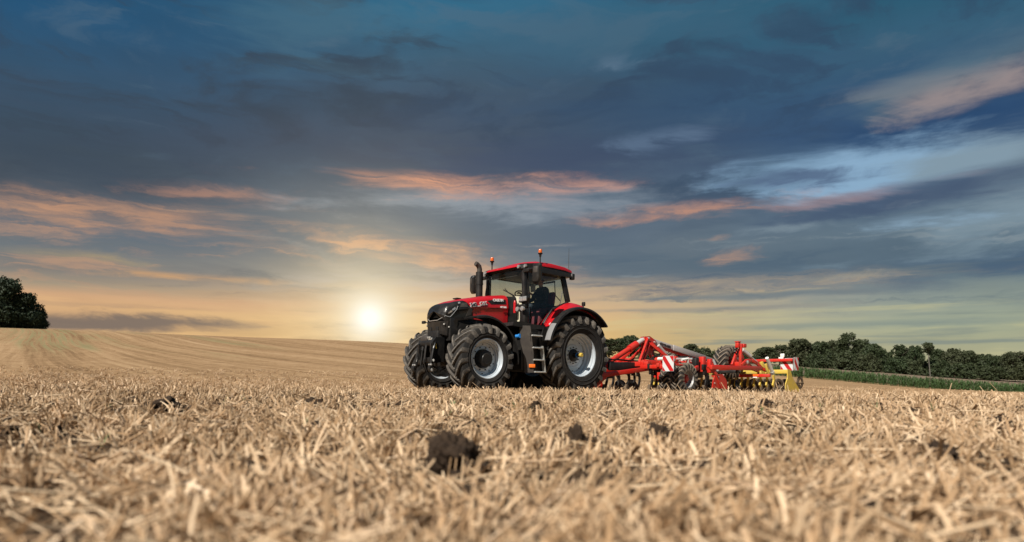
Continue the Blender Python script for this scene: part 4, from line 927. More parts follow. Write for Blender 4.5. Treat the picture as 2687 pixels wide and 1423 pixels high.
for sg in (1, -1):
    s1 = add((.27, .19 * sg, 2.70), .06, 3); s2 = add((.40, .24 * sg, 2.46), .047, s1); s3 = add((.66, .21 * sg, 2.48), .036, s2); s4 = add((.84, .17 * sg, 2.57), .026, s3)
    pm = add((.90, .165 * sg, 2.60), (.018, .034), s4)
    for k, L in enumerate((.062, .075, .082, .068)):
        f1 = add((.945, (.19 - .018 * k) * sg, 2.625 - .004 * k), .009, pm); add((.945 + L * .45, (.19 - .018 * k) * sg, 2.60 - L * .35), .008, f1)
    t1 = add((.915, .125 * sg, 2.60), .010, pm); add((.95, .115 * sg, 2.585), .008, t1)
    h1 = add((.44, .11 * sg, 2.28), .085, 0); h2 = add((.80, .14 * sg, 2.27), .065, h1); h3 = add((.93, .14 * sg, 1.98), .05, h2); h4 = add((.97, .14 * sg, 1.79), .042, h3); add((1.10, .14 * sg, 1.76), .035, h4)
body = skin_body('body', V, E, 0, 'skin', dr)
J = [((.30, 0, 2.30), (.165, .185)), ((.27, 0, 2.48), (.15, .19)), ((.255, 0, 2.66), (.135, .205)), ((.28, 0, 2.755), (.085, .125)), ((.295, 0, 2.79), .066)]; JE = [(0, 1), (1, 2), (2, 3), (3, 4)]
for sg in (1, -1):
    n0 = len(J); J += [((.27, .20 * sg, 2.70), .075), ((.40, .25 * sg, 2.46), .06), ((.66, .215 * sg, 2.48), .048), ((.80, .18 * sg, 2.55), .04)]; JE += [(3, n0), (n0, n0 + 1), (n0 + 1, n0 + 2), (n0 + 2, n0 + 3)]
skin_body('jacket', J, JE, 0, 'jacket', dr)
Q = [((.32, 0, 2.29), (.16, .18))]; QE = []
for sg in (1, -1):
    n0 = len(Q); Q += [((.44, .115 * sg, 2.28), .098), ((.80, .145 * sg, 2.27), .078), ((.93, .145 * sg, 1.98), .064), ((.96, .145 * sg, 1.85), .058)]; QE += [(0, n0), (n0, n0 + 1), (n0 + 1, n0 + 2), (n0 + 2, n0 + 3)]
skin_body('trousers', Q, QE, 0, 'trouser', dr)
b = B(); b.lathe([(.001, 3.085), (.06, 3.075), (.092, 3.03), (.098, 2.98), (.09, 2.94)], (.322, 0, 0), 20, 'z'); obj('hair', b, 'hair', dr)
b = B(); b.tube([(.425, 0, 2.965), (.447, 0, 2.935), (.425, 0, 2.925)], [.008, .014, .010], 8)
for sg in (1, -1): b.box((.325, .086 * sg, 2.95), (.04, .015, .06), bev=.006)
obj('face', b, 'skin', dr)

# ------------------------------------------------------------------ cultivator (same axes as the tractor)
C5 = thing('cultivator', 'red trailed stubble cultivator with raised transport wheels and yellow packer roller', 'cultivator'); C5.matrix_world = T.matrix_world.copy()
def cb(name, p, q, w, h, m='ired', par=None, bev=.012): b = B(); b.beam(p, q, w, h, bev); return obj(name, b, m, par or C5)
def ct(name, pts, r, m='ired', par=None, n=10): b = B(); b.tube(pts, r, n); return obj(name, b, m, par or C5)
# drawbar and hitch
db = cb('drawbar', (-1.45, .46, .50), (-4.5, .56, .90), .09, .13); cb('drawbar', (-1.45, -.46, .50), (-4.5, -.56, .90), .09, .13)
b = B(); b.tube([(-1.40, -.62, .46), (-1.40, .62, .46)], .06, 14)
for sg in (1, -1): b.prism([(-1.28, .30), (-1.42, .24), (-1.75, .44), (-1.75, .58), (-1.40, .60)], .40 * sg, .50 * sg); b.tube([(-1.36, .5 * sg, .42), (-1.36, .66 * sg, .36)], .07, 12)
obj('hitch', b, 'ired', C5)
b = B(); b.beam((-2.2, .18, .80), (-4.0, .24, .86), .12, .24, .03); b.beam((-2.2, -.14, .78), (-4.0, -.14, .86), .10, .12, .02); obj('hose_carrier', b, 'black', C5)
for k in range(4): ct('hose', [(-1.25, -.15 + .1 * k, 1.0), (-1.9, -.12 + .08 * k, 1.12 - .05 * k), (-2.7, -.1 + .07 * k, 1.02), (-3.6, -.1 + .08 * k, 1.0)], .016, 'black')
tl = part('top_link', C5)
ct('link_tube', [(-2.20, 0, .83), (-3.35, 0, 1.385)], .075, 'ired', tl, 14); ct('link_collar', [(-3.30, 0, 1.36), (-3.62, 0, 1.52)], .105, 'ired', tl, 16); ct('link_rod', [(-3.60, 0, 1.51), (-3.92, 0, 1.665)], .075, 'greyb', tl, 14)
ct('link_eye', [(-2.28, -.08, .84), (-2.28, .08, .84)], .06, 'steel', tl)
cb('link_bracket', (-1.75, .30, .52), (-2.25, .08, .86), .05, .14); cb('link_bracket', (-1.75, -.30, .52), (-2.25, -.08, .86), .05, .14)
# tower
tw = part('tower', C5)
for sg in (1, -1):
    cb('tower_leg', (-3.25, .42 * sg, .93), (-4.05, .09 * sg, 1.70), .065, .10, 'ired', tw); cb('tower_leg', (-3.55, .30 * sg, .95), (-4.12, .10 * sg, 1.5), .06, .09, 'ired', tw)
    cb('tower_strut', (-5.05, .40 * sg, .95), (-4.10, .09 * sg, 1.60), .07, .10, 'ired', tw)
b = B()
for sg in (1, -1): b.prism([(-3.92, 1.76), (-4.14, 1.79), (-4.46, 1.66), (-4.42, 1.56), (-4.16, 1.22), (-3.98, 1.26)], .07 * sg - .02, .07 * sg + .02)
b.tube([(-4.02, -.14, 1.70), (-4.02, .14, 1.70)], .045, 12); obj('tower_head', b, 'ired', tw)
ct('damper', [(-4.45, .18, 1.52), (-4.75, .22, 1.28)], .05, 'greyb', tw, 12); ct('damper_rod', [(-4.72, .22, 1.30), (-5.0, .25, 1.06)], .025, 'steel', tw); ct('bolt', [(-4.02, -.16, 1.72), (-4.02, .17, 1.72)], .03, 'steel', tw); ct('bolt', [(-4.35, -.12, 1.62), (-4.35, .13, 1.62)], .028, 'steel', tw)
# pale beam with lettering
def bz(x): return 1.665 + (x + 4.25) * (1.665 - 1.17) / 3.35
bm_ = cb('beam', (-4.25, 0, 1.665), (-7.6, 0, 1.17), .14, .15, 'greyb', None, .01)
cb('beam_lower', (-4.6, 0, 1.53), (-7.0, 0, 1.165), .09, .13, 'ired')
cb('beam_sleeve', (-5.35, 0, bz(-5.35)), (-7.1, 0, bz(-7.1)), .165, .175, 'greyb', bm_, .008)
dv = Vector((-3.35, 0, -.495)).normalized(); ctext = text('PÖTTINGER', bm_, 'lettering', 'letter_k', (-4.64, .076, bz(-4.64) - .052), .105, 0, dv, (0, 0, 1), .003, .0035)
# centre frame
cf = part('centre_frame', C5)
for sg in (1, -1): cb('frame_rail', (-3.2, .55 * sg, .92), (-8.3, .55 * sg, .92), .14, .16, 'ired', cf)
for x in (-3.3, -4.7, -6.1, -7.7): cb('cross_tube', (x, -.75, .90), (x, .75, .90), .14, .14, 'ired', cf)
b = B(); b.box((-3.62, .46, .95), (.42, .18, .16), bev=.015).box((-4.0, .62, .55), (.22, .10, .24), bev=.01); obj('bracket_box', b, 'ired', cf)
for sg in (1, -1): ct('fold_cylinder', [(-4.0, .45 * sg, 1.04), (-4.0, 1.2 * sg, 1.06)], .085, 'ired', cf, 14); ct('cylinder_rod', [(-4.0, 1.2 * sg, 1.06), (-4.0, 1.75 * sg, 1.04)], .035, 'steel', cf)
for k in range(5):
    x = -4.6 - .55 * k; ct('hose', [(x + .5, .1, 1.06), (x + .2, .3, 1.14), (x, .42, 1.03)], .018, 'black', cf)
b = B(); b.box((-4.95, .35, 1.06), (.2, .3, .16), bev=.02).box((-5.5, .5, 1.08), (.16, .2, .18), bev=.02); obj('valve_block', b, 'ired', cf)
for k in range(7): ct('fitting', [(-4.7 - .28 * k, .52, 1.04), (-4.7 - .28 * k, .64, 1.07)], .028, 'steel', cf, 8)
rr_ = random.Random(3)
for k in range(16):
    x = -3.4 - .30 * k; y0 = rr_.uniform(-.3, .5); y1 = y0 + rr_.uniform(.3, 1.1); zt = rr_.uniform(1.02, 1.22)
    ct('hose', [(x, y0, .98), (x - .15, y0 + .1, zt), (x - .4, (y0 + y1) / 2, zt + .02), (x - .6, y1, .95)], rr_.choice((.012, .016, .02)), rr_.choice(('black', 'black', 'dark')), cf, 6)
for k in range(8):
    x = -3.6 - .42 * k; y = rr_.uniform(.5, 1.5); b = B(); b.beam((x, y, .88), (x + rr_.uniform(-.3, .3), y + rr_.uniform(-.2, .3), 1.10), .04, .06); obj('small_arm', b, 'ired', cf)
for k in range(6):
    x = -3.5 - .6 * k; b = B(); b.box((x, rr_.uniform(.5, 1.6), 1.0), (.10, .08, .08), bev=.015); obj('junction_block', b, rr_.choice(('black', 'steel', 'ired')), cf)
# side wings
ROWS = (-3.0, -3.95, -4.9)
for sg in (1, -1):
    wg = part('wing_frame', C5)
    for x in ROWS: cb('wing_tube', (x, .70 * sg, .80), (x, (1.82 if x > -4 else 2.36) * sg, .80), .11, .11, 'ired', wg)
    cb('wing_rail', (-3.95, 2.38 * sg, .80), (-6.55, 2.38 * sg, .845), .08, .13, 'ired', wg); cb('wing_rail', (-2.9, 1.35 * sg, .84), (-6.3, 1.35 * sg, .86), .09, .12, 'ired', wg)
    b = B(); b.box((-4.30, 1.86 * sg, .90), (.14, .16, .44), bev=.02).box((-4.52, 1.95 * sg, .86), (.10, .12, .40), bev=.015); obj('wing_post', b, 'ired', wg)
    b = B(); b.box((-4.05, 1.80 * sg, .92), (.16, .16, .30), bev=.02).box((-4.3, 1.7 * sg, .62), (.3, .2, .22), bev=.03); obj('hydraulic_block', b, 'black', wg)
    ct('arm_cylinder', [(-4.62, 2.0 * sg, 1.05), (-4.72, 2.1 * sg, .72)], .035, 'steel', wg); ct('wheel_crank', [(-3.45, 1.98 * sg, .80), (-3.36, 2.02 * sg, 1.02), (-3.18, 1.96 * sg, .98)], .04, 'white', wg)
    cb('wheel_arm', (-3.95, 1.95 * sg, .80), (-3.10, 1.98 * sg, .46), .09, .12, 'ired', wg)
# gauge wheels
def gauge_wheel(c, Rr, w, rs, n, q, name='gauge_wheel', lug=.04, hm='ired'):
    wh = part(name, C5); wh.location = c
    lug_tyre(wh, (0, 0, 0), Rr, w, rs, n, ['rubber', 'drytread'], lug, lug * .9); L = w * .42; b = B()
    b.lathe([(rs + .02, (L - .02) * q), (rs + .022, L * q), (rs, (L - .005) * q), (rs - .02, (L - .06) * q), (rs - .03, (L - .12) * q), (rs - .06, (L - .13) * q), (rs * .55, (L - .14) * q), (.02, (L - .13) * q)], (0, 0, 0), 40)
    obj('rim', b, 'wrim', wh, 30); b = B(); b.lathe([(rs * .6, (L - .135) * q), (rs * .5, (L - .11) * q), (.10, (L - .10) * q), (.07, (L - .04) * q), (.001, (L - .03) * q)], (0, 0, 0), 24)
    for k in range(6): a = PI * k / 3; b.disc(.016, (rs * .45 * math.cos(a), (L - .09) * q, rs * .45 * math.sin(a)), 6, 'y', .04)
    obj('hub', b, hm, wh); return wh
for sg in (1, -1):
    gauge_wheel((-3.08, 2.12 * sg, .455), .445, .34, .245, 17, sg)
    if sg > 0: gauge_wheel((-3.75, 1.15 * sg, .42), .40, .30, .215, 15, sg, 'gauge_wheel', .04, 'dark')
    gauge_wheel((-6.93, 1.02 * sg, 1.07), .56, .46, .315, 18, sg, 'transport_wheel', .05)
    cb('wheel_swing_arm', (-5.9, .80 * sg, .95), (-6.93, .78 * sg, 1.07), .14, .18)
ct('transport_axle', [(-6.93, -.9, 1.07), (-6.93, .9, 1.07)], .07, 'ired')
# tines
def tine(x, y):
    t = part('tine', C5); t.location = (x, y, 0)
    b = B(); b.box((0, 0, .80), (.16, .07, .16), bev=.01).box((-.03, 0, .66), (.10, .055, .16), bev=.01); obj('clamp', b, 'dark', t)
    b = B(); pts = [(-.05, 0, .72), (-.12, 0, .60), (-.13, 0, .45), (-.08, 0, .28), (-.02, 0, .14), (.05, 0, .02)]
    for p, q in zip(pts, pts[1:]): b.beam(p, q, .085, .040, .006, (0, 1, 0))
    obj('shank', b, 'dark', t)
    b = B(); b.prism([(.02, .30), (.10, .02), (.14, -.06), (.06, -.06), (-.06, .26)], -.045, .045); obj('point', b, 'mud', t)
    return t
tp = tine(-3.95, -1.15)
spots = []
for i, x in enumerate(ROWS):
    for k in range(6):
        y = -2.15 + .86 * k + (-.28, .0, .28)[i]
        if abs(y) < 2.4: spots.append((x, y))
for k, (x, y) in enumerate(spots):
    if k == 0: tp.location = (x, y, 0); continue
    c = tp.copy(); COL.objects.link(c); c.location = (x, y, 0)
    for ch in list(tp.children): d = ch.copy(); COL.objects.link(d); d.parent = c
# warning boards
def board(c, w, h, name='warning_board', rz=0.0):
    p = part(name, C5); p.location = c; p.rotation_euler = (0, 0, rz)
    b = B(); b.box((0, 0, 0), (.012, w, h)); obj('plate', b, 'wsign', p)
    def clip(poly, f):
        out = []
        for a, d in zip(poly, poly[1:] + poly[:1]):
            fa, fd = f(a), f(d)
            if fa >= 0: out.append(a)
            if (fa >= 0) != (fd >= 0): t_ = fa / (fa - fd); out.append((a[0] + (d[0] - a[0]) * t_, a[1] + (d[1] - a[1]) * t_))
        return out
    W2, H2 = w / 2 - .006, h / 2 - .006; bw = .14
    for k in range(-3, 4):
        poly = [(-W2, -H2), (W2, -H2), (W2, H2), (-W2, H2)]; o0 = k * bw * 2 - .02
        poly = clip(poly, lambda p_: (p_[0] + p_[1] * .75) - o0 + bw / 2); poly = clip(poly, lambda p_: o0 + bw / 2 - (p_[0] + p_[1] * .75)) if poly else poly
        if len(poly) > 2:
            for x in (.0065, -.0095):
                b = B(); b.slab([(x, -py if False else py, pz) for py, pz in poly], (.003, 0, 0)); obj('stripe', b, 'rsign', p)
    return p
for sg in (1, -1):
    board((-2.34, 2.14 * sg, .845), .36, .41); ct('board_tube', [(-2.42, 1.75 * sg, .98), (-2.39, 2.2 * sg, .98)], .045, 'white')
    cb('board_bracket', (-2.98, 2.2 * sg, .82), (-2.37, 2.16 * sg, .82), .05, .05)
# levelling discs and guard plates
for sg in (1, -1):
    b = B(); b.prism([(-4.02, .22), (-4.06, .42), (-4.16, .60), (-4.55, .62), (-4.72, .44), (-4.78, .20)], 2.36 * sg, 2.385 * sg); g_ = obj('guard_plate', b, 'ired', C5, 0)
    cb('guard_arm', (-3.92, 2.30 * sg, .84), (-4.20, 2.40 * sg, .60), .05, .08, 'ired', g_); cb('guard_rib', (-4.16, 2.395 * sg, .60), (-4.42, 2.395 * sg, .22), .03, .02, 'ired', g_)
    for x, z in ((-4.12, .36), (-4.35, .34), (-4.3, .54), (-4.56, .60)): b = B(); b.disc(.016, (x, 2.39 * sg, z), 8, 'y', .03); obj('bolt', b, 'steel', g_)
for k, y in enumerate(np.arange(-2.25, 2.3, .5)):
    if -1.6 < y < .2: continue
    d = part('levelling_disc', C5); d.location = (-5.55, float(y), .26); d.rotation_euler = (rad(8), 0, rad(18 if y > 0 else -18))
    b = B(); b.lathe([(.001, .03), (.12, .022), (.20, .005), (.24, -.02), (.245, -.025), (.20, -.004), (.12, .012), (.001, .02)], (0, 0, 0), 28); obj('disc', b, 'dark', d)
    cb('disc_arm', (0, .04, 0), (.22, .06, .48), .04, .06, 'dark', d); b = B(); b.tube([(0, -.03, 0), (0, .07, 0)], .06, 12); obj('hub', b, 'mud', d)
cb('disc_beam', (-5.36, .25, .72), (-5.36, 2.35, .72), .09, .09, 'black'); cb('disc_beam', (-5.36, -2.35, .72), (-5.36, -1.6, .72), .09, .09, 'black')
# roller section
for sg in (1, -1):
    rl = part('roller_frame', C5)
    cb('roller_tube', (-8.15, .20 * sg, .80), (-8.15, 2.44 * sg, .80), .15, .13, 'yellow', rl); cb('roller_tube', (-7.3, .25 * sg, .74), (-7.3, 1.2 * sg, .74), .12, .10, 'yellow', rl)
    b = B(); b.prism([(-8.05, .87), (-8.22, .86), (-8.36, .62), (-8.62, .40), (-8.80, .26), (-8.76, .13), (-7.95, .13), (-7.94, .40), (-8.06, .60)], 2.42 * sg, 2.45 * sg); obj('end_plate', b, 'yellow', rl, 0)
    cb('roller_post', (-8.08, 1.62 * sg, .74), (-7.95, 1.60 * sg, 1.12), .09, .10, 'yellow', rl); cb('roller_post', (-7.9, 1.9 * sg, .70), (-7.75, 1.86 * sg, 1.04), .06, .09, 'yellow', rl)
    for x in (-7.75, -8.45):
        ct('roller_shaft', [(x, .18 * sg, .29), (x, 2.42 * sg, .29)], .06, 'mud', rl)
    for j in range(10):
        y = (.32 + .22 * j) * sg
        for x in (-7.75, -8.45):
            b = B(); yo = .06 * sg if x < -8 else 0
            b.lathe([(.20, -.035), (.275, -.03), (.285, 0), (.275, .03), (.20, .035)], (x, y + yo, .29), 28, 'y', True)
            for q in range(4): a = PI * q / 2 + j * .4; b.beam((x, y + yo, .29), (x + .23 * math.cos(a), y + yo, .29 + .23 * math.sin(a)), .03, .04)
            obj('roller_ring', b, 'mud', rl)
        b = B(); b.slab([(-7.42, y - .03, .66), (-7.46, y - .03, .52), (-7.40, y - .03, .36), (-7.52, y - .03, .24), (-7.56, y - .03, .26), (-7.46, y - .03, .38), (-7.53, y - .03, .54), (-7.50, y - .03, .68)], (0, .05, 0)); obj('scraper', b, 'yellow', rl)
    cb('scraper_beam', (-7.30, .2 * sg, .655), (-7.30, 2.28 * sg, .655), .08, .10, 'ired', rl)
    for y in (.55, 1.75):
        b = B(); b.box((-7.258, y * sg, .60), (.012, .22, .035)); obj('reflector', b, 'white', rl); b = B(); b.box((-7.257, (y + .03) * sg, .67), (.010, .26, .05)); obj('reflector', b, 'amber', rl)
    # lift arms and cylinders
    for y in (1.45, 1.78):
        b = B(); pts = [(-6.5, y * sg, .96), (-6.75, y * sg, 1.10), (-7.05, y * sg, 1.13), (-7.4, y * sg, 1.04), (-7.7, y * sg, .88), (-8.05, y * sg, .82)]
        for p, q in zip(pts, pts[1:]): b.beam(p, q, .06, .10, .008, (0, 1, 0) if False else (0, 0, 1))
        obj('lift_arm', b, 'ired', rl)
    ct('strut', [(-7.95, 1.98 * sg, .80), (-7.55, 2.02 * sg, 1.22)], .055, 'white', rl, 12); ct('strut_rod', [(-8.0, 1.98 * sg, .74), (-7.95, 1.98 * sg, .80)], .07, 'steel', rl)
    b = B(); b.box((-6.76, 1.62 * sg, .98), (.34, .36, .18), bev=.03); obj('hinge_block', b, 'ired', rl)
    b = B(); b.box((-6.76, 1.83 * sg, 1.06), (.10, .02, .10), bev=.01); obj('hinge_pin', b, 'steel', rl)
    b = B(); b.box((-6.56, 1.70 * sg, 1.28), (.08, .09, .70), bev=.015).box((-6.46, 1.66 * sg, 1.58), (.13, .12, .17), bev=.02).box((-6.70, 1.72 * sg, 1.57), (.17, .11, .12), bev=.02).box((-6.46, 1.66 * sg, 1.68), (.16, .14, .03), bev=.008); obj('lock_post', b, 'ired', rl)
    b = B()
    for p, q in zip([(-6.5, 1.45 * sg, .95), (-6.72, 1.45 * sg, 1.30), (-6.95, 1.45 * sg, 1.46)], [(-6.72, 1.45 * sg, 1.30), (-6.95, 1.45 * sg, 1.46), (-7.15, 1.45 * sg, 1.0)]): b.beam(p, q, .06, .14, .01)
    obj('cylinder_bracket', b, 'ired', rl)
    ct('lift_cylinder', [(-6.98, 1.50 * sg, 1.46), (-7.32, 1.58 * sg, 1.27)], .065, 'greyb', rl, 14); ct('cylinder_rod', [(-7.3, 1.58 * sg, 1.28), (-7.6, 1.66 * sg, 1.10)], .025, 'steel', rl)
    for k in range(3): ct('hose', [(-6.4, 1.60 * sg, 1.55 - .08 * k), (-6.6, 1.52 * sg, 1.50 - .1 * k), (-6.85, 1.50 * sg, 1.44)], .018, 'black', rl)
lb = part('light_bar', C5)
cb('bar', (-8.35, -2.45, 1.18), (-8.35, 2.45, 1.18), .08, .09, 'ired', lb)
for sg in (1, -1): cb('bar_arm', (-7.4, .9 * sg, 1.0), (-8.35, .9 * sg, 1.16), .08, .10, 'ired', lb)
for sg in (1, -1):
    board((-8.42, 2.22 * sg, 1.04), .42, .40); board((-8.56, 2.46 * sg, 1.06), .28, .42, 'warning_board', PI / 2)
    b = B(); b.box((-8.36, 2.10 * sg, 1.33), (.05, .14, .12), bev=.02).box((-8.36, 2.06 * sg, 1.25), (.06, .16, .06), bev=.01); obj('rear_lamp', b, 'white', lb)
# rear rings with tines behind the yellow end plate
for sg in (1, -1):
    b = B(); b.lathe([(.12, -.02), (.20, -.015), (.21, 0), (.20, .015), (.12, .02)], (-8.98, 2.38 * sg, .47), 26, 'y', True); b.beam((-8.6, 2.38 * sg, .45), (-9.22, 2.38 * sg, .45), .04, .04); b.tube([(-8.98, 2.36 * sg, .45), (-9.12, 2.36 * sg, .1)], .010, 6).tube([(-9.05, 2.3 * sg, .5), (-9.15, 2.30 * sg, .62)], .01, 6); obj('trailing_ring', b, 'mud', C5)

# ------------------------------------------------------------------ straw stubble (uncountable: one instanced mass)
def straw_proto(name, seed, n, kind):
    r = np.random.default_rng(seed); V, F, Tn = [], [], []
    def stalk(p0, d, L, rad_, bend, tint, seg=2, flat=1.0):
        d = np.array(d, float); d /= np.linalg.norm(d); s = np.cross(d, [0.3, 0.2, 1.0]); s /= np.linalg.norm(s) + 1e-9; u = np.cross(d, s); bd = s * bend
        b = len(V)
        for k in range(seg + 1):
            t = k / seg; c = np.array(p0) + d * L * t + bd * L * t * t; rr = rad_ * (1 - .18 * t)
            for q in range(4):
                a = PI / 2 * q + .4; V.append(tuple(c + s * rr * math.cos(a) + u * rr * flat * math.sin(a))); Tn.append(tint)
        for k in range(seg):
            for q in range(4): F.append((b + 4 * k + q, b + 4 * k + (q + 1) % 4, b + 4 * k + 4 + (q + 1) % 4, b + 4 * k + 4 + q))
        F.append((b, b + 3, b + 2, b + 1)); e = b + 4 * seg; F.append((e, e + 1, e + 2, e + 3))
    if kind == 'tuft':
        ln = r.normal(scale=.5); la = r.uniform(.05, .5); lean = np.array([math.cos(ln) * la, math.sin(ln) * la, 0])
        for _ in range(n):
            x, y = r.normal(scale=.014), r.normal(scale=.030); d = np.array([0, 0, 1]) + lean + r.normal(scale=.17, size=3) * [1, 1, .3]
            stalk((x, y, -.02), d, r.uniform(.045, .105), r.uniform(.0025, .0044), r.normal(scale=.12), r.beta(1.5, 1.25))
        for _ in range(n // 4):
            x, y = r.normal(scale=.025, size=2); d = np.array([0, 0, .6]) + lean * .6 + r.normal(scale=.6, size=3)
            stalk((x, y, .0), d, r.uniform(.05, .13), r.uniform(.0045, .0085), r.normal(scale=.35), r.beta(2, 1.3), 3, .18)
    else:
        main = r.normal(scale=.4)
        for _ in range(n):
            a = main + r.normal(scale=.7); e = r.normal(scale=.22) if r.random() < .75 else r.uniform(.2, .8)
            x, y = r.normal(scale=.07, size=2); L = r.uniform(.05, .24)
            d = np.array([math.cos(a) * math.cos(e), math.sin(a) * math.cos(e), math.sin(e)]); z = abs(r.normal(scale=.015)) + .005
            p0 = np.array([x, y, z]) - d * L * .5; p0[2] = max(p0[2], -.005)
            if r.random() < .72: stalk(p0, d, L, r.uniform(.0023, .0042), r.normal(scale=.08), r.beta(1.6, 1.25))
            else: stalk(p0, d, L * .8, r.uniform(.0045, .009), r.normal(scale=.3), r.beta(2.2, 1.2), 3, .15)
    me = bpy.data.meshes.new(name); me.from_pydata(V, [], F); me.materials.append(M['straw'])
    at = me.attributes.new('tint', 'FLOAT', 'POINT'); at.data.foreach_set('value', np.array(Tn, np.float32))
    return bpy.data.objects.new(name, me)
PC = bpy.data.collections.new('straw_pieces')
for k in range(7): PC.objects.link(straw_proto('a_tuft_%02d' % k, 100 + k, 13, 'tuft'))
for k in range(7): PC.objects.link(straw_proto('b_litter_%02d' % k, 200 + k, 15, 'litter'))

def scatter():
    r = np.random.default_rng(77); P, RO, SC, ID = [], [], [], []
    for r0, r1, dens, pt, smin, smax in ((.2, 3.0, 210, .58, .85, 1.45), (3.0, 6.5, 125, .66, .85, 1.4), (6.5, 13, 64, .74, .85, 1.35), (13, 20, 26, .76, 1.0, 1.4), (20, 26, 9, .75, .9, 1.3), (26, 36, 3, .75, .8, 1.2)):
        amax = rad(60 if r1 < 7 else 46); n = int(dens * amax * (r1 * r1 - r0 * r0)); a = r.uniform(-amax, amax, n); d = np.sqrt(r.uniform(r0 * r0, r1 * r1, n))
        x, y = d * np.sin(a), d * np.cos(a)
        patch_ = np.array([mnoise.noise((px * 1.3, py * 1.3, 3.0)) + .7 * mnoise.noise((px * 4.5, py * 4.5, 9.0)) + .7 * mnoise.noise((px * 11, py * 11, 15.0)) for px, py in zip(x, y)])
        keep = (patch_ > .04) | (r.random(n) < .13) | (d > 15)
        for (cx, cy, cr) in CLODS: keep &= np.hypot((x - cx), (y - cy)) > cr * 1.0; keep &= ~((np.abs(x - cx * y / cy) < cr * .8) & (y < cy) & (y > cy - cr * 2.2) & (r.random(n) < .6))
        x, y, d, a, patch_ = x[keep], y[keep], d[keep], a[keep], patch_[keep]; n = len(x)
        tuft = r.random(n) < pt
        ra = rad(-38.0); ac = x * math.cos(ra) - y * math.sin(ra); al = x * math.sin(ra) + y * math.cos(ra)      # drilled rows
        ac2 = np.where(tuft, np.round(ac / .19) * .19 + r.normal(scale=.022, size=n) + .05 * np.sin(al * 1.3), ac)
        x = ac2 * math.cos(ra) + al * math.sin(ra); y = -ac2 * math.sin(ra) + al * math.cos(ra)
        z = gz(x, y) + np.where(d < 6, .004, 0)
        P.append(np.stack([x, y, z], 1)); ID.append(np.where(tuft, r.integers(0, 7, n), r.integers(7, 14, n)))
        fl = np.array([mnoise.noise((px * .9, py * .9, 21.0)) * 5.0 + 2.0 * mnoise.noise((px * 3.1, py * 3.1, 33.0)) for px, py in zip(x, y)])
        tx = np.array([mnoise.noise((px * 2.3, py * 2.3, 41.0)) for px, py in zip(x, y)]); ty = np.array([mnoise.noise((px * 2.3, py * 2.3, 57.0)) for px, py in zip(x, y)])
        RO.append(np.stack([np.where(tuft, tx * .75, tx * .4) + r.normal(scale=.12, size=n), np.where(tuft, ty * .75, ty * .4) + r.normal(scale=.12, size=n), fl + r.normal(scale=.33, size=n)], 1))
        SC.append(r.uniform(smin, smax, n) * (1 + .18 * np.clip(patch_, -1, 1)))
    P, RO, SC, ID = map(np.concatenate, (P, RO, SC, ID)); n = len(P)
    me = bpy.data.meshes.new('stubble'); me.vertices.add(n); me.vertices.foreach_set('co', P.astype(np.float32).ravel())
    for nm, ty, dt, k in (('rot', 'FLOAT_VECTOR', RO, 'vector'), ('scl', 'FLOAT', SC, 'value'), ('idx', 'INT', ID, 'value')):
        at = me.attributes.new(nm, ty, 'POINT'); at.data.foreach_set(k, dt.astype(np.int32 if ty == 'INT' else np.float32).ravel())
    o = bpy.data.objects.new('stubble', me); COL.objects.link(o); o['kind'] = 'stuff'; o['label'] = 'chopped golden straw and standing stubble covering the field'
    ng = bpy.data.node_groups.new('stubble', 'GeometryNodeTree'); ng.interface.new_socket('Geometry', in_out='INPUT', socket_type='NodeSocketGeometry'); ng.interface.new_socket('Geometry', in_out='OUTPUT', socket_type='NodeSocketGeometry')
    N, L = ng.nodes.new, ng.links.new; gi, go = N('NodeGroupInput'), N('NodeGroupOutput'); ip = N('GeometryNodeInstanceOnPoints'); ci = N('GeometryNodeCollectionInfo')
    ci.inputs['Collection'].default_value = PC; ci.inputs['Separate Children'].default_value = True; ci.inputs['Reset Children'].default_value = True
    def attr(nm, ty):
        q = N('GeometryNodeInputNamedAttribute'); q.data_type = ty; q.inputs['Name'].default_value = nm; return q.outputs['Attribute']
    m2 = N('GeometryNodeMeshToPoints'); L(gi.outputs[0], m2.inputs['Mesh']); L(m2.outputs[0], ip.inputs['Points']); L(ci.outputs[0], ip.inputs['Instance']); ip.inputs['Pick Instance'].default_value = True
    L(attr('idx', 'INT'), ip.inputs['Instance Index']); er = N('FunctionNodeEulerToRotation'); L(attr('rot', 'FLOAT_VECTOR'), er.inputs[0]); L(er.outputs[0], ip.inputs['Rotation']); L(attr('scl', 'FLOAT'), ip.inputs['Scale']); L(ip.outputs[0], go.inputs[0])
    o.modifiers.new('scatter', 'NODES').node_group = ng
    print('stubble instances', n)

# ------------------------------------------------------------------ soil clods
def on_ground(u, v, hz=0.0):
    k = (v - YHP) / FPX; s = (u - CXP) / FPX; d = 2.0
    for _ in range(60):
        zz = float(gz(s * d, d)) + hz; d = d * .6 + .4 * max(.5, (CAMH - zz) / k)
    return s * d, d, float(gz(s * d, d))
CLODS = []
def clod_mesh(seed, rx, ry, rz):
    bm = bmesh.new(); bmesh.ops.create_icosphere(bm, subdivisions=5, radius=1.0)
    o = Vector((seed * 7.3, seed * 3.1, 0))
    for v in bm.verts:
        p = v.co.copy(); f = .72 + .62 * mnoise.noise(p * 1.25 + o) + .42 * abs(mnoise.noise(p * 2.7 + o)) + .14 * mnoise.noise(p * 6.5 + o) + .07 * mnoise.noise(p * 15 + o)
        v.co = Vector((p.x * f * rx, p.y * f * ry, p.z * f * rz))
    me = bpy.data.meshes.new('soil_clod'); bm.to_mesh(me); bm.free(); me.materials.append(M['soil']); me.shade_smooth(); return me
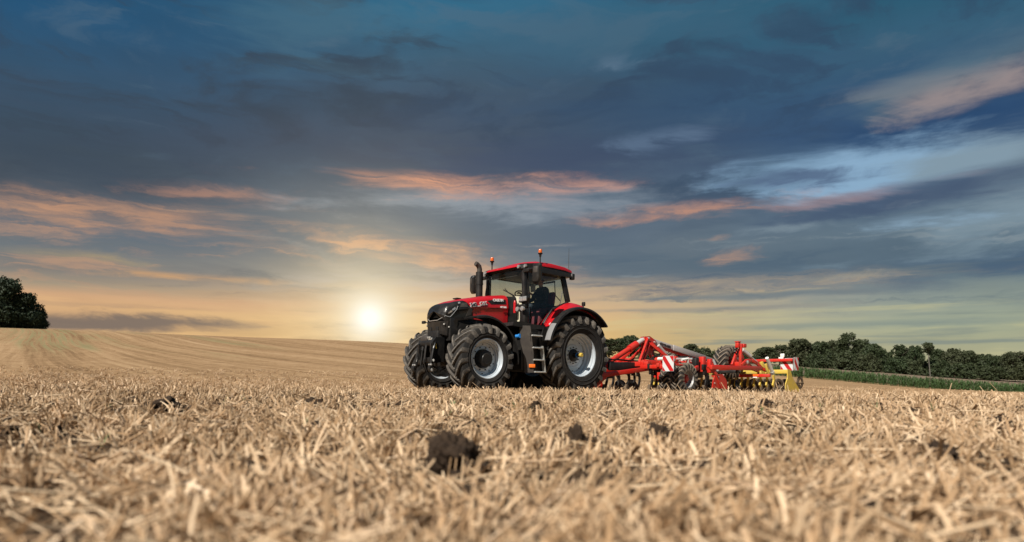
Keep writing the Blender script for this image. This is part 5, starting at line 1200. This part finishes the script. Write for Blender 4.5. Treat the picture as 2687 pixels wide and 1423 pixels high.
CL = [(1188, 1196, 68, 52, 'large dark crumbly soil clod, the biggest lump in the straw below the front wheels'),
      (1515, 1150, 34, 30, 'dark soil clod below the gap behind the tractor rear wheel'),
      (1568, 1166, 36, 18, 'flat dark soil lump just right of the clod below the rear wheel'),
      (1727, 1148, 34, 28, 'round dark soil clod below the striped front warning board'),
      (1409, 1076, 20, 20, 'small upright soil clod nearest to the tractor steps'),
      (1236, 1300, 40, 34, 'blurred dark soil clod nearest to the bottom edge, below the biggest one'),
      (835, 1058, 34, 13, 'flat dark soil clod left of the far front wheel'),
      (828, 1118, 26, 15, 'small dark soil lump below the flat clod on the left'),
      (1612, 1296, 26, 22, 'blurred dark soil lump in the foreground right of the middle'),
      (2450, 1190, 52, 30, 'broad dark soil clod at the right below the maize'),
      (2590, 1210, 30, 22, 'dark soil lump right of the broad clod near the right edge'),
      (2270, 1340, 56, 34, 'blurred dark soil mound low in the right foreground'),
      (440, 1062, 36, 20, 'brown soil clod with tuft on the left'),
      (2010, 1060, 20, 12, 'small soil clod below the yellow roller end'),
      (620, 1215, 26, 16, 'small soil lump in the left foreground, halfway to the biggest clod'),
      (1930, 1180, 28, 16, 'flat soil lump between the round clod and the broad clod on the right')]
def build_clods():
    for i, (u, v, pw, ph, lab) in enumerate(CL):
        x, y, z = on_ground(u, v + ph * .55, .03); s = y / FPX; rx, rz = pw * s * 1.1, ph * s * 1.3
        rx = min(rx, .16); rz = min(rz, .12); CLODS.append((x, y, rx))
        o = bpy.data.objects.new('soil_clod', clod_mesh(i + 1, rx, rx * .9, rz)); COL.objects.link(o); o.location = (x, y, z + .02 + rz * .35); o.rotation_euler = (0, 0, i * 1.7)
        tag(o, lab, 'soil clod', 'soil clods lying in the stubble')
build_clods()
def crumbs():
    r = np.random.default_rng(9); V, F = [], []
    base = bmesh.new(); bmesh.ops.create_icosphere(base, subdivisions=2, radius=1); bv = np.array([v.co[:] for v in base.verts]); bf = [[v.index for v in f.verts] for f in base.faces]; base.free()
    for q_ in range(1250):
        d = math.sqrt(r.uniform(.6, 150)); a = r.uniform(-.75, .75); x, y = d * math.sin(a), d * math.cos(a); s = r.uniform(.008, .028) * (1.0 if d < 5 else 1.5)
        if q_ < 350: c_ = CLODS[q_ % len(CLODS)]; t_ = r.uniform(0, 6.28); k_ = c_[2] * r.uniform(.7, 1.7); x, y = c_[0] + k_ * math.cos(t_), c_[1] + k_ * math.sin(t_); s *= .8
        q = bv * (s * (1 + r.normal(scale=.22, size=(len(bv), 1)))) * [1.2, 1, .8] + [x, y, float(gz(x, y)) + s * .5 + .012]
        b = len(V); V.extend(q.tolist()); F.extend([[i + b for i in f] for f in bf])
    o = rawobj('soil_crumbs', V, F, 'soil', smooth=True); o['kind'] = 'stuff'; o['label'] = 'dark crumbs of soil scattered between the straw'
crumbs()
def weeds():
    r = np.random.default_rng(19); V, F = [], []
    for _ in range(34):
        d = math.sqrt(r.uniform(.9, 70)); a = r.uniform(-.7, .7); x, y = d * math.sin(a), d * math.cos(a); z = float(gz(x, y))
        for k in range(r.integers(3, 7)):
            th = r.uniform(0, 6.28); L = r.uniform(.04, .11); w = r.uniform(.003, .007); b = len(V); cx, cy = math.cos(th), math.sin(th)
            for t, h in ((0, .0), (.5, .75), (1, 1.0)):
                for q in (-1, 1): V.append((x + cx * L * t * .6 - cy * w * q * (1.1 - t), y + cy * L * t * .6 + cx * w * q * (1.1 - t), z + .02 + L * h))
            F += [(b, b + 1, b + 3, b + 2), (b + 2, b + 3, b + 5, b + 4)]
    o = rawobj('weeds', V, F, 'weed'); o['kind'] = 'stuff'; o['label'] = 'sparse green seedlings between the straw'
weeds()
scatter()
